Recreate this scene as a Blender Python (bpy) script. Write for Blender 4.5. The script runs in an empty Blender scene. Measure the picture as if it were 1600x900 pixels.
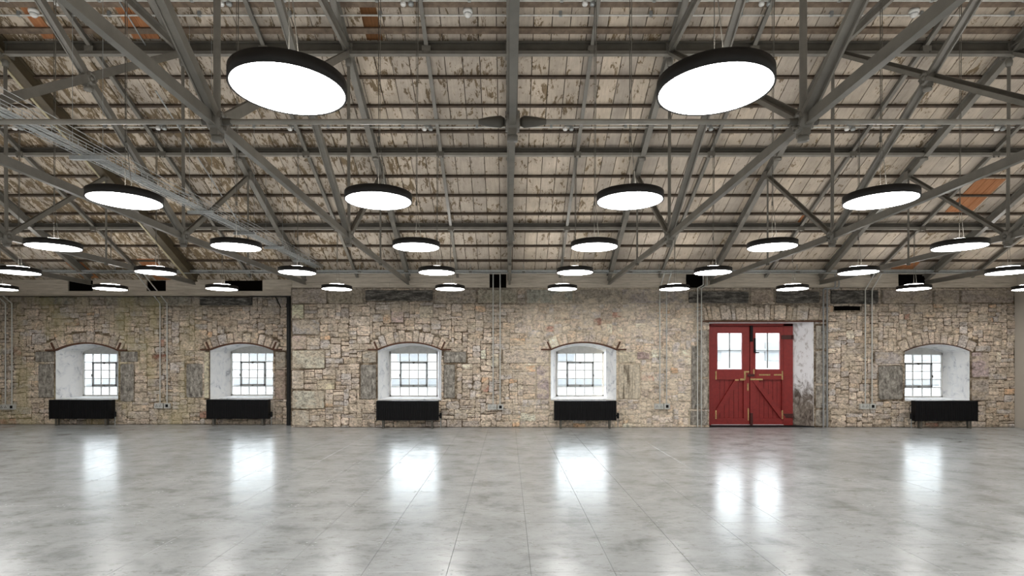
import bpy, math, random
from mathutils import Vector, Matrix, noise
random.seed(7)
S = bpy.context.scene
COL = S.collection
F = 860.0; VX = 793.5; VY = 563.0; CH = 1.517
# ------------------------------------------------------------------ camera
cam = bpy.data.objects.new('camera', bpy.data.cameras.new('camera'))
COL.objects.link(cam)
cam.location = (0, 0, CH); cam.rotation_euler = (math.pi/2, 0, 0)
cam.data.sensor_width = 36; cam.data.lens = F/1600*36
cam.data.shift_x = (800-VX)/1600; cam.data.shift_y = (VY-450)/1600
cam.data.clip_start = 0.05; cam.data.clip_end = 300
S.camera = cam
# ------------------------------------------------------------------ sky, exposure
LAMP_DOWN = 20.5
LAMP_UP = 27.0
SKY = 10.5
w = bpy.data.worlds.new('world'); S.world = w; w.use_nodes = True
bg = w.node_tree.nodes['Background']
bg.inputs[0].default_value = (0.88, 0.94, 1.0, 1); bg.inputs[1].default_value = SKY
S.view_settings.view_transform = 'Standard'; S.view_settings.look = 'None'
S.view_settings.exposure = 0.0; S.view_settings.gamma = 1.0
S.view_settings.use_curve_mapping = False
S.cycles.max_bounces = 8; S.cycles.diffuse_bounces = 5; S.cycles.glossy_bounces = 4
S.cycles.transparent_max_bounces = 8; S.cycles.sample_clamp_indirect = 6
S.cycles.caustics_reflective = False; S.cycles.caustics_refractive = False

# ------------------------------------------------------------------ materials
def nmat(name):
    m = bpy.data.materials.new(name); m.use_nodes = True
    nt = m.node_tree; b = nt.nodes['Principled BSDF']
    return m, nt, b
def N(nt, typ, **k):
    n = nt.nodes.new(typ)
    for a, v in k.items(): setattr(n, a, v)
    return n
def L(nt, a, b): nt.links.new(a, b)
def ramp(nt, src, stops):
    r = N(nt, 'ShaderNodeValToRGB')
    e = r.color_ramp.elements
    while len(e) < len(stops): e.new(0.5)
    for i, (p, c) in enumerate(stops):
        e[i].position = p; e[i].color = (*c, 1) if len(c) == 3 else c
    L(nt, src, r.inputs[0]); return r.outputs[0]
def g(v): return (v, v, v)
def noise_tex(nt, vec, scale, detail=4, rough=.55, dist=0):
    n = N(nt, 'ShaderNodeTexNoise'); n.inputs['Scale'].default_value = scale
    n.inputs['Detail'].default_value = detail; n.inputs['Roughness'].default_value = rough
    n.inputs['Distortion'].default_value = dist
    if vec is not None: L(nt, vec, n.inputs['Vector'])
    return n.outputs['Fac']
def mapping(nt, src, scale=(1, 1, 1), loc=(0, 0, 0)):
    m = N(nt, 'ShaderNodeMapping'); m.inputs['Scale'].default_value = scale
    m.inputs['Location'].default_value = loc
    L(nt, src, m.inputs['Vector']); return m.outputs[0]
def mix(nt, fac, a, b, mode='MIX'):
    m = N(nt, 'ShaderNodeMix', data_type='RGBA', blend_type=mode)
    for s, v in ((m.inputs[0], fac), (m.inputs[6], a), (m.inputs[7], b)):
        if isinstance(v, (int, float)): s.default_value = v
        elif isinstance(v, tuple): s.default_value = (*v, 1)
        else: L(nt, v, s)
    return m.outputs[2]
def fmath(nt, op, a, b=0.0, clamp=False):
    m = N(nt, 'ShaderNodeMath', operation=op, use_clamp=clamp)
    for s, v in ((m.inputs[0], a), (m.inputs[1], b)):
        if isinstance(v, (int, float)): s.default_value = v
        else: L(nt, v, s)
    return m.outputs[0]
def maprange(nt, v, a, b):
    m = N(nt, 'ShaderNodeMapRange', interpolation_type='SMOOTHSTEP')
    m.inputs[1].default_value = a; m.inputs[2].default_value = b
    L(nt, v, m.inputs[0]); return m.outputs[0]
def bump(nt, b, h, strength, dist):
    n = N(nt, 'ShaderNodeBump'); n.inputs['Strength'].default_value = strength
    n.inputs['Distance'].default_value = dist
    L(nt, h, n.inputs['Height']); L(nt, n.outputs[0], b.inputs['Normal'])
def pos(nt): return N(nt, 'ShaderNodeNewGeometry').outputs['Position']
def plain(name, col, rough=.5, metal=0.0, var=.12, scale=9, spec=.5):
    m, nt, b = nmat(name)
    c = noise_tex(nt, pos(nt), scale, 5, .6)
    lo = tuple(x*(1-var) for x in col); hi = tuple(min(1, x*(1+var)) for x in col)
    L(nt, ramp(nt, c, [(.3, lo), (.7, hi)]), b.inputs['Base Color'])
    b.inputs['Roughness'].default_value = rough; b.inputs['Metallic'].default_value = metal
    b.inputs['Specular IOR Level'].default_value = spec
    return m
M = {}
M['steel'] = plain('painted_steel', (.155, .146, .126), .42, .0, .18, 5)
M['steel_dark'] = plain('dark_painted_steel', (.085, .078, .064), .5, .0, .2, 5)
M['steel_brown'] = plain('brown_painted_steel', (.075, .058, .034), .5, .0, .25, 5)
M['steel_lit'] = plain('lamp_lit_steel', (.25, .238, .21), .42, .0, .18, 5)  # paler colour carries lamp light from below on flanges and tie rods
M['cream_edge'] = plain('cream_painted_edge', (.42, .37, .24), .55)
M['galv'] = plain('galvanised_steel', (.34, .36, .36), .38, .35, .15, 20)
M['conduit'] = plain('zinc_conduit', (.56, .56, .53), .42, .15, .12, 20)
M['black_metal'] = plain('black_metal', (.005, .005, .006), .55, 0, .1, 9, .22)
M['black_rim'] = plain('black_lamp_rim', (.014, .0125, .012), .5, 0, .1, 9, .4)
M['rust'] = plain('rusty_iron', (.105, .045, .025), .85, 0, .45, 40)
M['void'] = plain('void_shade', (.004, .0035, .003), 1, 0, 0, 1, 0)  # near-black colour standing in for shade inside pockets and vent slot
M['iron_pipe'] = plain('black_iron_pipe', (.014, .014, .014), .55, 0, .15, 12, .3)
M['white_plastic'] = plain('white_plastic', (.72, .72, .70), .4, 0, .03)
M['plaster'] = plain('beige_plaster', (.52, .48, .42), .8, 0, .03, 2)
M['darkred'] = plain('dark_red_iron', (.06, .008, .006), .5, 0, .2, 12)
M['batten'] = plain('brown_batten', (.062, .044, .030), .8, 0, .4, 12)
M['winframe'] = plain('pale_window_frame', (.62, .62, .60), .55, 0, .12, 14)
M['casement'] = plain('grey_casement_steel', (.30, .31, .31), .5, 0, .15, 10)
M['outwall'] = plain('pale_render', (.42, .42, .42), .9, 0, .04, 1)
M['outband'] = plain('grey_band', (.20, .205, .21), .9, 0, .1, 1)
M['asphalt'] = plain('yard_ground', (.35, .35, .35), .9, 0, .1, 1)

M['batten_pale'] = plain('worn_brown_batten', (.150, .110, .078), .8, 0, .35, 12)
def emis(name, col, s):
    m, nt, b = nmat(name)
    b.inputs['Base Color'].default_value = (.8, .8, .8, 1)
    b.inputs['Emission Color'].default_value = (*col, 1); b.inputs['Emission Strength'].default_value = s
    return m
M['lamp_down'] = emis('lamp_diffuser', (1, .99, .97), LAMP_DOWN)
M['lamp_up'] = emis('lamp_upper_glow', (1, .97, .93), LAMP_UP)

# glass
m, nt, b = nmat('window_glass')
nt.nodes.remove(b)
tr = N(nt, 'ShaderNodeBsdfTransparent'); tr.inputs[0].default_value = (.93, .95, .95, 1)
gl = N(nt, 'ShaderNodeBsdfGlossy'); gl.inputs['Roughness'].default_value = .03
fr = N(nt, 'ShaderNodeFresnel'); fr.inputs[0].default_value = 1.45
mx = N(nt, 'ShaderNodeMixShader')
L(nt, fr.outputs[0], mx.inputs[0]); L(nt, tr.outputs[0], mx.inputs[1]); L(nt, gl.outputs[0], mx.inputs[2])
L(nt, mx.outputs[0], nt.nodes['Material Output'].inputs[0]); M['glass'] = m

# stone (tint in a colour attribute, one tint per stone)
def stone_mat(name, mortar):
    m, nt, b = nmat(name)
    p = pos(nt); sep = N(nt, 'ShaderNodeSeparateXYZ'); L(nt, p, sep.inputs[0])
    X, Z = sep.outputs[0], sep.outputs[2]
    n_fine = noise_tex(nt, p, 19, 8, .72, .5)
    n_mid = noise_tex(nt, mapping(nt, p, (1, 1, 1.5)), 6.0, 7, .70, .8)
    n_big = noise_tex(nt, p, 1.1, 4, .6)
    wob = fmath(nt, 'MULTIPLY', fmath(nt, 'SUBTRACT', n_big, .5), 2.4)
    Xw = fmath(nt, 'ADD', X, wob)
    # repointed cream stretch between the fourth window and the door
    cream = fmath(nt, 'MULTIPLY', maprange(nt, Xw, -.4, .9), fmath(nt, 'SUBTRACT', 1.0, maprange(nt, Xw, 3.9, 4.9)))
    if mortar:
        base = mix(nt, cream, ramp(nt, n_mid, [(.3, (.13, .093, .060)), (.52, (.22, .165, .112)), (.72, (.46, .37, .28))]), (.74, .64, .50))
    else:
        at = N(nt, 'ShaderNodeAttribute', attribute_name='tint')
        base = mix(nt, 1.0, at.outputs['Color'], ramp(nt, n_fine, [(.32, (.50, .47, .44)), (.46, (1.0, .97, .96)), (.64, (1.38, 1.34, 1.32))]), 'MULTIPLY')
    # lime mortar smeared over stones and joints alike
    n_sm = noise_tex(nt, mapping(nt, p, (1, 1, 1.3), (4, 1, 7)), 2.6, 8, .68, .7)
    smf = fmath(nt, 'MULTIPLY', ramp(nt, n_sm, [(.475, g(0)), (.55, g(1))]), fmath(nt, 'ADD', .74, fmath(nt, 'MULTIPLY', cream, .1)), True)
    smc = mix(nt, cream, mix(nt, n_fine, (.46, .375, .28), (.80, .69, .55)), (.84, .73, .585))
    base = mix(nt, smf, base, smc)
    # dark pitting, crevices and soot specks
    sp = ramp(nt, noise_tex(nt, mapping(nt, p, (1, 1, 1.9), (9, 3, 5)), 10.5, 9, .78, 1.2), [(.53, g(0)), (.57, g(.95))])
    spf = fmath(nt, 'MULTIPLY', sp, fmath(nt, 'SUBTRACT', .68, fmath(nt, 'MULTIPLY', cream, .35)), True)
    base = mix(nt, spf, base, (.15, .112, .075))
    if mortar: base = mix(nt, ramp(nt, n_fine, [(.40, g(.7)), (.6, g(0))]), base, mix(nt, cream, (.075, .052, .032), (.46, .38, .28)))
    mot = noise_tex(nt, mapping(nt, p, (1, 1, 1.4), (2, 7, 1)), 8.5, 6, .72, .9)
    base = mix(nt, 1.0, base, ramp(nt, mot, [(.34, (.52, .50, .48)), (.47, g(.97)), (.62, g(1.22))]), 'MULTIPLY')
    # grey sooty band along the wall head
    head = maprange(nt, fmath(nt, 'ADD', Z, fmath(nt, 'MULTIPLY', fmath(nt, 'SUBTRACT', n_mid, .5), 1.8)), 2.2, 3.1)
    base = mix(nt, fmath(nt, 'MULTIPLY', head, .50), base, ramp(nt, n_fine, [(.32, (.11, .10, .09)), (.5, (.29, .27, .24)), (.7, (.50, .47, .42))]))
    # olive algae on the left part
    alg = fmath(nt, 'MULTIPLY', fmath(nt, 'SUBTRACT', 1.0, maprange(nt, Xw, -8.6, -6.2)), ramp(nt, noise_tex(nt, mapping(nt, p, (1, 1, .45)), 1.7, 5, .6), [(.46, g(0)), (.62, g(.5))]))
    base = mix(nt, alg, base, (.46, .41, .20))
    L(nt, base, b.inputs['Base Color'])
    b.inputs['Roughness'].default_value = .92; b.inputs['Specular IOR Level'].default_value = .2
    bump(nt, b, fmath(nt, 'ADD', n_fine, fmath(nt, 'MULTIPLY', n_mid, 1.2)), 1.0, .025)
    return m
M['stone'] = stone_mat('rubble_stone', False)
M['mortar'] = stone_mat('lime_mortar', True)
# weathered dark timber / streaked stone
def streak_mat(name, lo, mid, hi, sc):
    m, nt, b = nmat(name); p = pos(nt)
    a = noise_tex(nt, mapping(nt, p, sc), 6, 7, .7, .5)
    f2 = noise_tex(nt, p, 22, 6, .65)
    c = ramp(nt, a, [(.33, lo), (.5, mid), (.67, hi)])
    c = mix(nt, 1.0, c, ramp(nt, f2, [(.3, g(.6)), (.7, g(1.3))]), 'MULTIPLY')
    L(nt, c, b.inputs['Base Color']); b.inputs['Roughness'].default_value = .92
    bump(nt, b, a, .8, .03); return m
M['streak_dark'] = streak_mat('dark_streaked_stone', (.10, .088, .076), (.30, .275, .24), (.54, .50, .44), (2.4, 1, 1.1))
M['streak_cream'] = streak_mat('cream_streaked_stone', (.12, .09, .06), (.62, .54, .42), (.72, .64, .52), (2.6, 1, .25))
M['old_timber'] = streak_mat('charred_timber', (.012, .012, .012), (.11, .103, .094), (.34, .32, .29), (.7, 1, 2.6))
M['pier'] = streak_mat('grey_pier_stone', (.12, .10, .085), (.38, .345, .295), (.60, .55, .48), (1.6, 1, .9))
# whitewashed reveals
m, nt, b = nmat('whitewash')
p = pos(nt)
a = noise_tex(nt, mapping(nt, p, (1, 1, .8)), 5.5, 8, .72, .8)
c = ramp(nt, a, [(.36, (.50, .51, .54)), (.43, (.80, .81, .83)), (.52, (.92, .92, .92))])
L(nt, c, b.inputs['Base Color']); b.inputs['Roughness'].default_value = .8
bump(nt, b, a, .5, .01); M['whitewash'] = m
m, nt, b = nmat('peeling_whitewash')
a = noise_tex(nt, mapping(nt, pos(nt), (1, 1, .5)), 7, 8, .75, 1.2)
sep = N(nt, 'ShaderNodeSeparateXYZ'); L(nt, pos(nt), sep.inputs[0])
zz = maprange(nt, fmath(nt, 'ADD', sep.outputs[2], fmath(nt, 'MULTIPLY', fmath(nt, 'SUBTRACT', a, .5), 2.5)), .5, 1.3)
c = mix(nt, zz, ramp(nt, a, [(.38, (.07, .05, .04)), (.6, (.36, .31, .26))]), ramp(nt, a, [(.38, (.55, .52, .52)), (.48, (.92, .92, .95))]))
L(nt, c, b.inputs['Base Color']); b.inputs['Roughness'].default_value = .85
bump(nt, b, a, .6, .015); M['peelwash'] = m

# painted ceiling boards
def board_mat(name, paint, bare, orange=False):
    m, nt, b = nmat(name); p = pos(nt)
    oi = N(nt, 'ShaderNodeObjectInfo'); rnd = oi.outputs['Random']
    v = N(nt, 'ShaderNodeVectorMath', operation='ADD'); L(nt, p, v.inputs[0])
    cx = N(nt, 'ShaderNodeCombineXYZ'); L(nt, fmath(nt, 'MULTIPLY', rnd, 60.0), cx.inputs[1]); L(nt, cx.outputs[0], v.inputs[1])
    q = v.outputs[0]
    grain = noise_tex(nt, mapping(nt, q, (16, 1.6, 1.6)), 2, 6, .65, .3)
    if orange:
        c = ramp(nt, grain, [(.3, bare), (.7, paint)])
    else:
        sep = N(nt, 'ShaderNodeSeparateXYZ'); L(nt, p, sep.inputs[0])
        pl = noise_tex(nt, mapping(nt, q, (4.5, 2.0, 2.0)), 2.2, 10, .76, .5)
        amt = fmath(nt, 'MULTIPLY', maprange(nt, fmath(nt, 'MULTIPLY', sep.outputs[0], -1.0), -4.0, 7.0), .095)
        area = fmath(nt, 'MULTIPLY', fmath(nt, 'SUBTRACT', noise_tex(nt, p, .55, 3, .5), .5), .16)
        pv = fmath(nt, 'ADD', fmath(nt, 'ADD', pl, amt), fmath(nt, 'ADD', area, fmath(nt, 'MULTIPLY', rnd, .035)))
        peel = ramp(nt, pv, [(.60, g(0)), (.622, g(.95))])
        dirt = noise_tex(nt, p, 1.8, 6, .65)
        pc = mix(nt, 1.0, paint, ramp(nt, dirt, [(.3, g(.70)), (.7, g(1.12))]), 'MULTIPLY')
        pc = mix(nt, 1.0, pc, ramp(nt, grain, [(.3, g(.84)), (.65, g(1.06))]), 'MULTIPLY')
        bc = mix(nt, 1.0, bare, ramp(nt, grain, [(.3, g(.7)), (.7, g(1.4))]), 'MULTIPLY')
        c = mix(nt, peel, pc, bc)
        c = mix(nt, 1.0, c, ramp(nt, rnd, [(0, (.82, .82, .83)), (.5, (.97, .96, .95)), (1, (1.1, 1.07, 1.02))]), 'MULTIPLY')
    L(nt, c, b.inputs['Base Color']); b.inputs['Roughness'].default_value = .75
    b.inputs['Specular IOR Level'].default_value = .25
    bump(nt, b, grain, .25, .006)
    return m
M['board'] = board_mat('peeling_painted_board', (.51, .445, .37), (.14, .102, .058))
M['board_new'] = board_mat('orange_new_board', (.42, .19, .085), (.27, .105, .04), True)
M['board_brown'] = board_mat('brown_bare_board', (.17, .075, .025), (.08, .035, .012), True)
# wall plate boards: dingy cream with nail stains
m, nt, b = nmat('wall_plate_paint')
p = pos(nt); a = noise_tex(nt, mapping(nt, p, (.5, 1, 5)), 5, 7, .7)
c = ramp(nt, a, [(.3, (.34, .30, .24)), (.5, (.50, .445, .37)), (.7, (.62, .56, .47))])
L(nt, c, b.inputs['Base Color']); b.inputs['Roughness'].default_value = .8; M['plate'] = m

# floor
m, nt, b = nmat('floor_panel_finish')
p = pos(nt); oi = N(nt, 'ShaderNodeObjectInfo')
big = noise_tex(nt, p, .45, 5, .6, .4)
mid = noise_tex(nt, mapping(nt, p, (1, 1.2, 1)), 2.4, 9, .68, .3)
scr = noise_tex(nt, mapping(nt, p, (1.0, 2.6, 1), (3, 8, 0)), 7.0, 10, .80, .6)
c = ramp(nt, big, [(.3, (.325, .338, .338)), (.7, (.42, .436, .440))])
c = mix(nt, 1.0, c, ramp(nt, mid, [(.32, g(.66)), (.48, g(.98)), (.70, g(1.14))]), 'MULTIPLY')
c = mix(nt, ramp(nt, scr, [(.545, g(0)), (.60, g(.55))]), c, (.20, .20, .18))
c = mix(nt, ramp(nt, scr, [(.33, g(.30)), (.40, g(0))]), c, (.60, .60, .59))
c = mix(nt, 1.0, c, ramp(nt, oi.outputs['Random'], [(0, g(.96)), (1, g(1.04))]), 'MULTIPLY')
L(nt, c, b.inputs['Base Color'])
L(nt, ramp(nt, mid, [(.3, g(.18)), (.7, g(.27))]), b.inputs['Roughness'])
b.inputs['Specular IOR Level'].default_value = .6
bump(nt, b, mid, .035, .004); M['floor'] = m
M['floor_gap'] = plain('floor_joint', (.24, .24, .23), .7)

# red door
m, nt, b = nmat('red_door_paint')
p = pos(nt); a = noise_tex(nt, p, 11, 8, .7, .6)
c = ramp(nt, a, [(.3, (.20, .014, .013)), (.7, (.29, .022, .019))])
c = mix(nt, ramp(nt, noise_tex(nt, p, 7, 8, .75, 1.0), [(.68, g(0)), (.71, g(.7))]), c, (.38, .25, .10))
L(nt, c, b.inputs['Base Color']); b.inputs['Roughness'].default_value = .5; M['red'] = m
M['worn'] = plain('bare_worn_wood', (.46, .31, .13), .7, 0, .4, 30)
M['dark_red_gap'] = plain('door_groove', (.07, .006, .005), .7)

# ------------------------------------------------------------------ mesh helper
class MB:
    def __init__(s): s.v = []; s.f = []; s.sm = []; s.mi = []; s.col = []
    def add(s, vs, fs, smooth=False, mi=0, col=None):
        o = len(s.v); s.v.extend([tuple(x) for x in vs])
        s.f.extend([tuple(i+o for i in f) for f in fs])
        s.sm.extend([smooth]*len(fs)); s.mi.extend([mi]*len(fs))
        s.col.extend([col or (.5, .5, .5)]*len(vs)); return s
    def box(s, x0, x1, y0, y1, z0, z1, mi=0, col=None):
        v = [(x0, y0, z0), (x1, y0, z0), (x1, y1, z0), (x0, y1, z0), (x0, y0, z1), (x1, y0, z1), (x1, y1, z1), (x0, y1, z1)]
        return s.add(v, BOXF, False, mi, col)
    def bar(s, p0, p1, w, h, up=(0, 0, 1), mi=0):   # rectangular bar centred on p0-p1; w sideways, h along up
        p0, p1 = Vector(p0), Vector(p1); d = (p1-p0).normalized()
        u = Vector(up); side = d.cross(u).normalized(); u = side.cross(d).normalized()
        v = []
        for p in (p0, p1):
            for a, c in ((-1, -1), (1, -1), (1, 1), (-1, 1)): v.append(p+side*a*w/2+u*c*h/2)
        return s.add(v, [(0, 1, 2, 3), (7, 6, 5, 4), (0, 4, 5, 1), (1, 5, 6, 2), (2, 6, 7, 3), (3, 7, 4, 0)], False, mi)
    def tee(s, p0, p1, w, h, t, up=(0, 0, 1)):      # T section: flange across, web down
        p0, p1 = Vector(p0), Vector(p1); d = (p1-p0).normalized()
        side = d.cross(Vector(up)).normalized(); u = side.cross(d).normalized()
        s.bar(p0+u*(h/2-t/2), p1+u*(h/2-t/2), w, t, up); s.bar(p0-u*t/2, p1-u*t/2, t*1.3, h-t, up)
        return s.bar(p0-u*(h/2), p1-u*(h/2), t*2.4, t*.8, up)
    def ibeam(s, p0, p1, w, h, t, up=(0, 0, 1)):
        p0, p1 = Vector(p0), Vector(p1); d = (p1-p0).normalized()
        side = d.cross(Vector(up)).normalized(); u = side.cross(d).normalized()
        for k in (-1, 1): s.bar(p0+u*k*(h/2-t/2), p1+u*k*(h/2-t/2), w, t, up)
        return s.bar(p0, p1, t, h-2*t, up)
    def tube(s, p0, p1, r, n=8, r1=None, mi=0, caps=True):
        p0, p1 = Vector(p0), Vector(p1); d = (p1-p0).normalized()
        a = d.orthogonal().normalized(); b2 = d.cross(a); r1 = r if r1 is None else r1
        v = []
        for p, rr in ((p0, r), (p1, r1)):
            for i in range(n):
                t = 2*math.pi*i/n; v.append(p+a*math.cos(t)*rr+b2*math.sin(t)*rr)
        s.add(v, [(i, (i+1) % n, n+(i+1) % n, n+i) for i in range(n)], True, mi)
        if caps: s.add(v, [tuple(range(n-1, -1, -1)), tuple(range(n, 2*n))], False, mi)
        return s
    def path(s, pts, r, n=8):
        for a, b in zip(pts, pts[1:]): s.tube(a, b, r, n)
        return s
    def lathe(s, c, prof, n=32, axis='z', mi=0, smooth=True):   # prof [(r, h)]
        v = []; c = Vector(c)
        for r, h in prof:
            for i in range(n):
                t = 2*math.pi*i/n; x, y = r*math.cos(t), r*math.sin(t)
                v.append(c+(Vector((x, y, h)) if axis == 'z' else Vector((h, x, y)) if axis == 'x' else Vector((x, h, y))))
        fs = []
        for k in range(len(prof)-1):
            for i in range(n):
                j = (i+1) % n; fs.append((k*n+i, k*n+j, (k+1)*n+j, (k+1)*n+i))
        s.add(v, fs, smooth, mi)
        return s
    def loft(s, A, B, side_mi=0, front_mi=0, back_mi=0):   # A front polygon, B back polygon, equal counts
        n = len(A); v = list(A)+list(B)
        s.add(v, [tuple(range(n))], False, front_mi); s.add(v, [tuple(range(2*n-1, n-1, -1))], False, back_mi)
        for i in range(n):
            j = (i+1) % n; mi = side_mi[i] if isinstance(side_mi, (list, tuple)) else side_mi
            s.add(v, [(i, n+i, n+j, j)], False, mi)
        return s
    def mesh(s, name, mats, tint=False):
        me = bpy.data.meshes.new(name); me.from_pydata(s.v, [], s.f)
        for mm in (mats if isinstance(mats, (list, tuple)) else [mats]): me.materials.append(mm)
        me.polygons.foreach_set('use_smooth', s.sm); me.polygons.foreach_set('material_index', s.mi)
        if tint:
            ca = me.color_attributes.new('tint', 'FLOAT_COLOR', 'POINT')
            ca.data.foreach_set('color', [q for c in s.col for q in (*c, 1.0)])
        me.update(); return me
    def build(s, name, mats, parent=None, tint=False):
        return link(name, s.mesh(name, mats, tint), parent)
BOXF = [(3, 2, 1, 0), (4, 5, 6, 7), (0, 1, 5, 4), (1, 2, 6, 5), (2, 3, 7, 6), (3, 0, 4, 7)]
def link(name, me, parent=None, loc=None):
    o = bpy.data.objects.new(name, me); COL.objects.link(o)
    if parent is not None:
        o.parent = parent
        if loc is None: o.matrix_parent_inverse = parent.matrix_world.inverted() if parent.type != 'EMPTY' else Matrix.Translation(-parent.location)
    if loc is not None: o.location = loc
    return o
def tag(o, label=None, cat=None, group=None, kind=None):
    if label: o['label'] = label
    if cat: o['category'] = cat
    if group: o['group'] = group
    if kind: o['kind'] = kind
    return o
def thing(name, loc, label, cat, group=None):
    o = bpy.data.objects.new(name, None); o.empty_display_size = .1
    COL.objects.link(o); o.location = loc
    return tag(o, label, cat, group)
def P(px, py, Y): return Vector(((px-VX)*Y/F, Y, CH+(VY-py)*Y/F))
def copy_tree(o, parent=None, dx=0.0, loc=None):
    c = o.copy(); COL.objects.link(c)
    if parent is not None: c.parent = parent
    if loc is not None: c.location = loc
    for ch in o.children: copy_tree(ch, c)
    return c

# ------------------------------------------------------------------ measures
YW = 12.49; SW = F/YW          # main stone wall face
YL = 13.05; SL = F/YL          # recessed left stretch
XR = 11.5; XLFT = -14.2; YRIDGE = -1.0; XC = -4.92
def roof(y): return 9.995-.5246*y if y >= YRIDGE else 9.995-.5246*(2*YRIDGE-y)
SLOPE = math.atan(.5246)
YB = 2*YRIDGE-12.49

# ------------------------------------------------------------------ floor
fl = MB().box(XLFT-.4, XR+.4, YB-.4, 13.9, -.25, -.016).build('floor', M['floor_gap']); tag(fl, kind='structure')
pan = MB()
a, h = .2990, .013
pan.add([(-a, -a, -h), (a, -a, -h), (a, a, -h), (-a, a, -h), (-a, -a, -.0015), (a, -a, -.0015), (a, a, -.0015), (-a, a, -.0015),
         (-a+.0015, -a+.0015, 0), (a-.0015, -a+.0015, 0), (a-.0015, a-.0015, 0), (-a+.0015, a-.0015, 0)],
        [(3, 2, 1, 0), (0, 1, 5, 4), (1, 2, 6, 5), (2, 3, 7, 6), (3, 0, 4, 7), (4, 5, 9, 8), (5, 6, 10, 9), (6, 7, 11, 10), (7, 4, 8, 11), (8, 9, 10, 11)])
pme = pan.mesh('floor_panel', M['floor'])
cells = []
for i in range(-26, 21):
    for j in range(-31, 17):
        x = .165+.6*i+.3; y = 3.944+.6*j+.3
        if x-.3 < XLFT or x+.3 > XR+.1 or y-.3 < YB: continue
        if y+.3 > (12.46 if x > XC else 13.0)+.25: continue
        vis = y > 3.9 and abs((x)*F/y) < 850
        cells.append((0 if vis else 1, y if vis else abs(y), x, y))
cells.sort()
rest = MB()
for k, (_, _, x, y) in enumerate(cells):
    if k < 300: link('floor_panel', pme, fl, (x, y, 0)).matrix_parent_inverse = Matrix()
    else: rest.add([(px+x, py+y, pz) for px, py, pz in pan.v], pan.f)
ymax = 3.944+.6*17
o = rest.build('floor_panel', M['floor'], fl); tag(o, kind='stuff')
# make-up strips of the floor along the walls
st = MB()
st.box(XC+.01, XR, 12.35, 12.47, -.016, -.0007); st.box(XLFT, XC, 12.95, 13.03, -.016, -.0007)
st.build('edge_strip', M['floor'], fl)
scr = MB()
for i in range(-9, 11):
    for j in range(0, 8):
        x0 = .165+.6*i; y0 = 3.944+.6*j
        for dx in (-.035, .035):
            for dy in (-.035, .035):
                scr.lathe((x0+dx, y0+dy, 0), [(0.0085, 0), (.0085, .0012), (.0001, .0016)], 6)
o = scr.build('panel_screw', M['galv'], fl); tag(o, kind='stuff')

# ------------------------------------------------------------------ stone walls
# openings: name, wall, x0 x1 px at face, spring y, crown y, sill y, back plane Y, splay
WIN = [('window_1', 'L', 87, 184.7, 548, 536.5, 624.5, 13.65, .20),
       ('window_2', 'L', 328.5, 427, 547, 536.5, 624, 13.65, .20),
       ('window_3', 'M', 590.5, 690, 547, 535.5, 625.5, 13.04, .151),
       ('window_4', 'M', 860.5, 963, 547, 535.5, 625.5, 13.10, .18),
       ('window_5', 'M', 1413.7, 1515, 549, 538, 627, 13.10, .15)]
def wx(w, px): return (px-VX)/(SW if w == 'M' else SL)
def wz(w, py): return CH+(VY-py)/(SW if w == 'M' else SL)
OP = {'M': [], 'L': []}
for nm, w_, x0, x1, ys, yc, yb, Yi, sp in WIN:
    OP[w_].append(dict(n=nm, x0=wx(w_, x0), x1=wx(w_, x1), zs=wz(w_, ys), zc=wz(w_, yc), z0=wz(w_, yb), Yi=Yi, sp=sp, arch=True))
DOOR = dict(n='door', x0=4.565, x1=6.94, zs=2.385, zc=2.385, z0=0, Yi=12.80, sp=0, arch=False, bx0=4.68, bx1=6.60)
OP['M'].insert(2, DOOR)
def arc(x0, x1, zs, zc, n=12):
    hw = (x1-x0)/2; r = zc-zs
    if r < 1e-4: return [(x0+(x1-x0)*i/n, zs) for i in range(n+1)]
    R = (hw*hw+r*r)/(2*r); cx = (x0+x1)/2; cz = zc-R; t = math.asin(hw/R)
    return [(cx+R*math.sin(-t+2*t*i/n), cz+R*math.cos(-t+2*t*i/n)) for i in range(n+1)]
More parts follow.
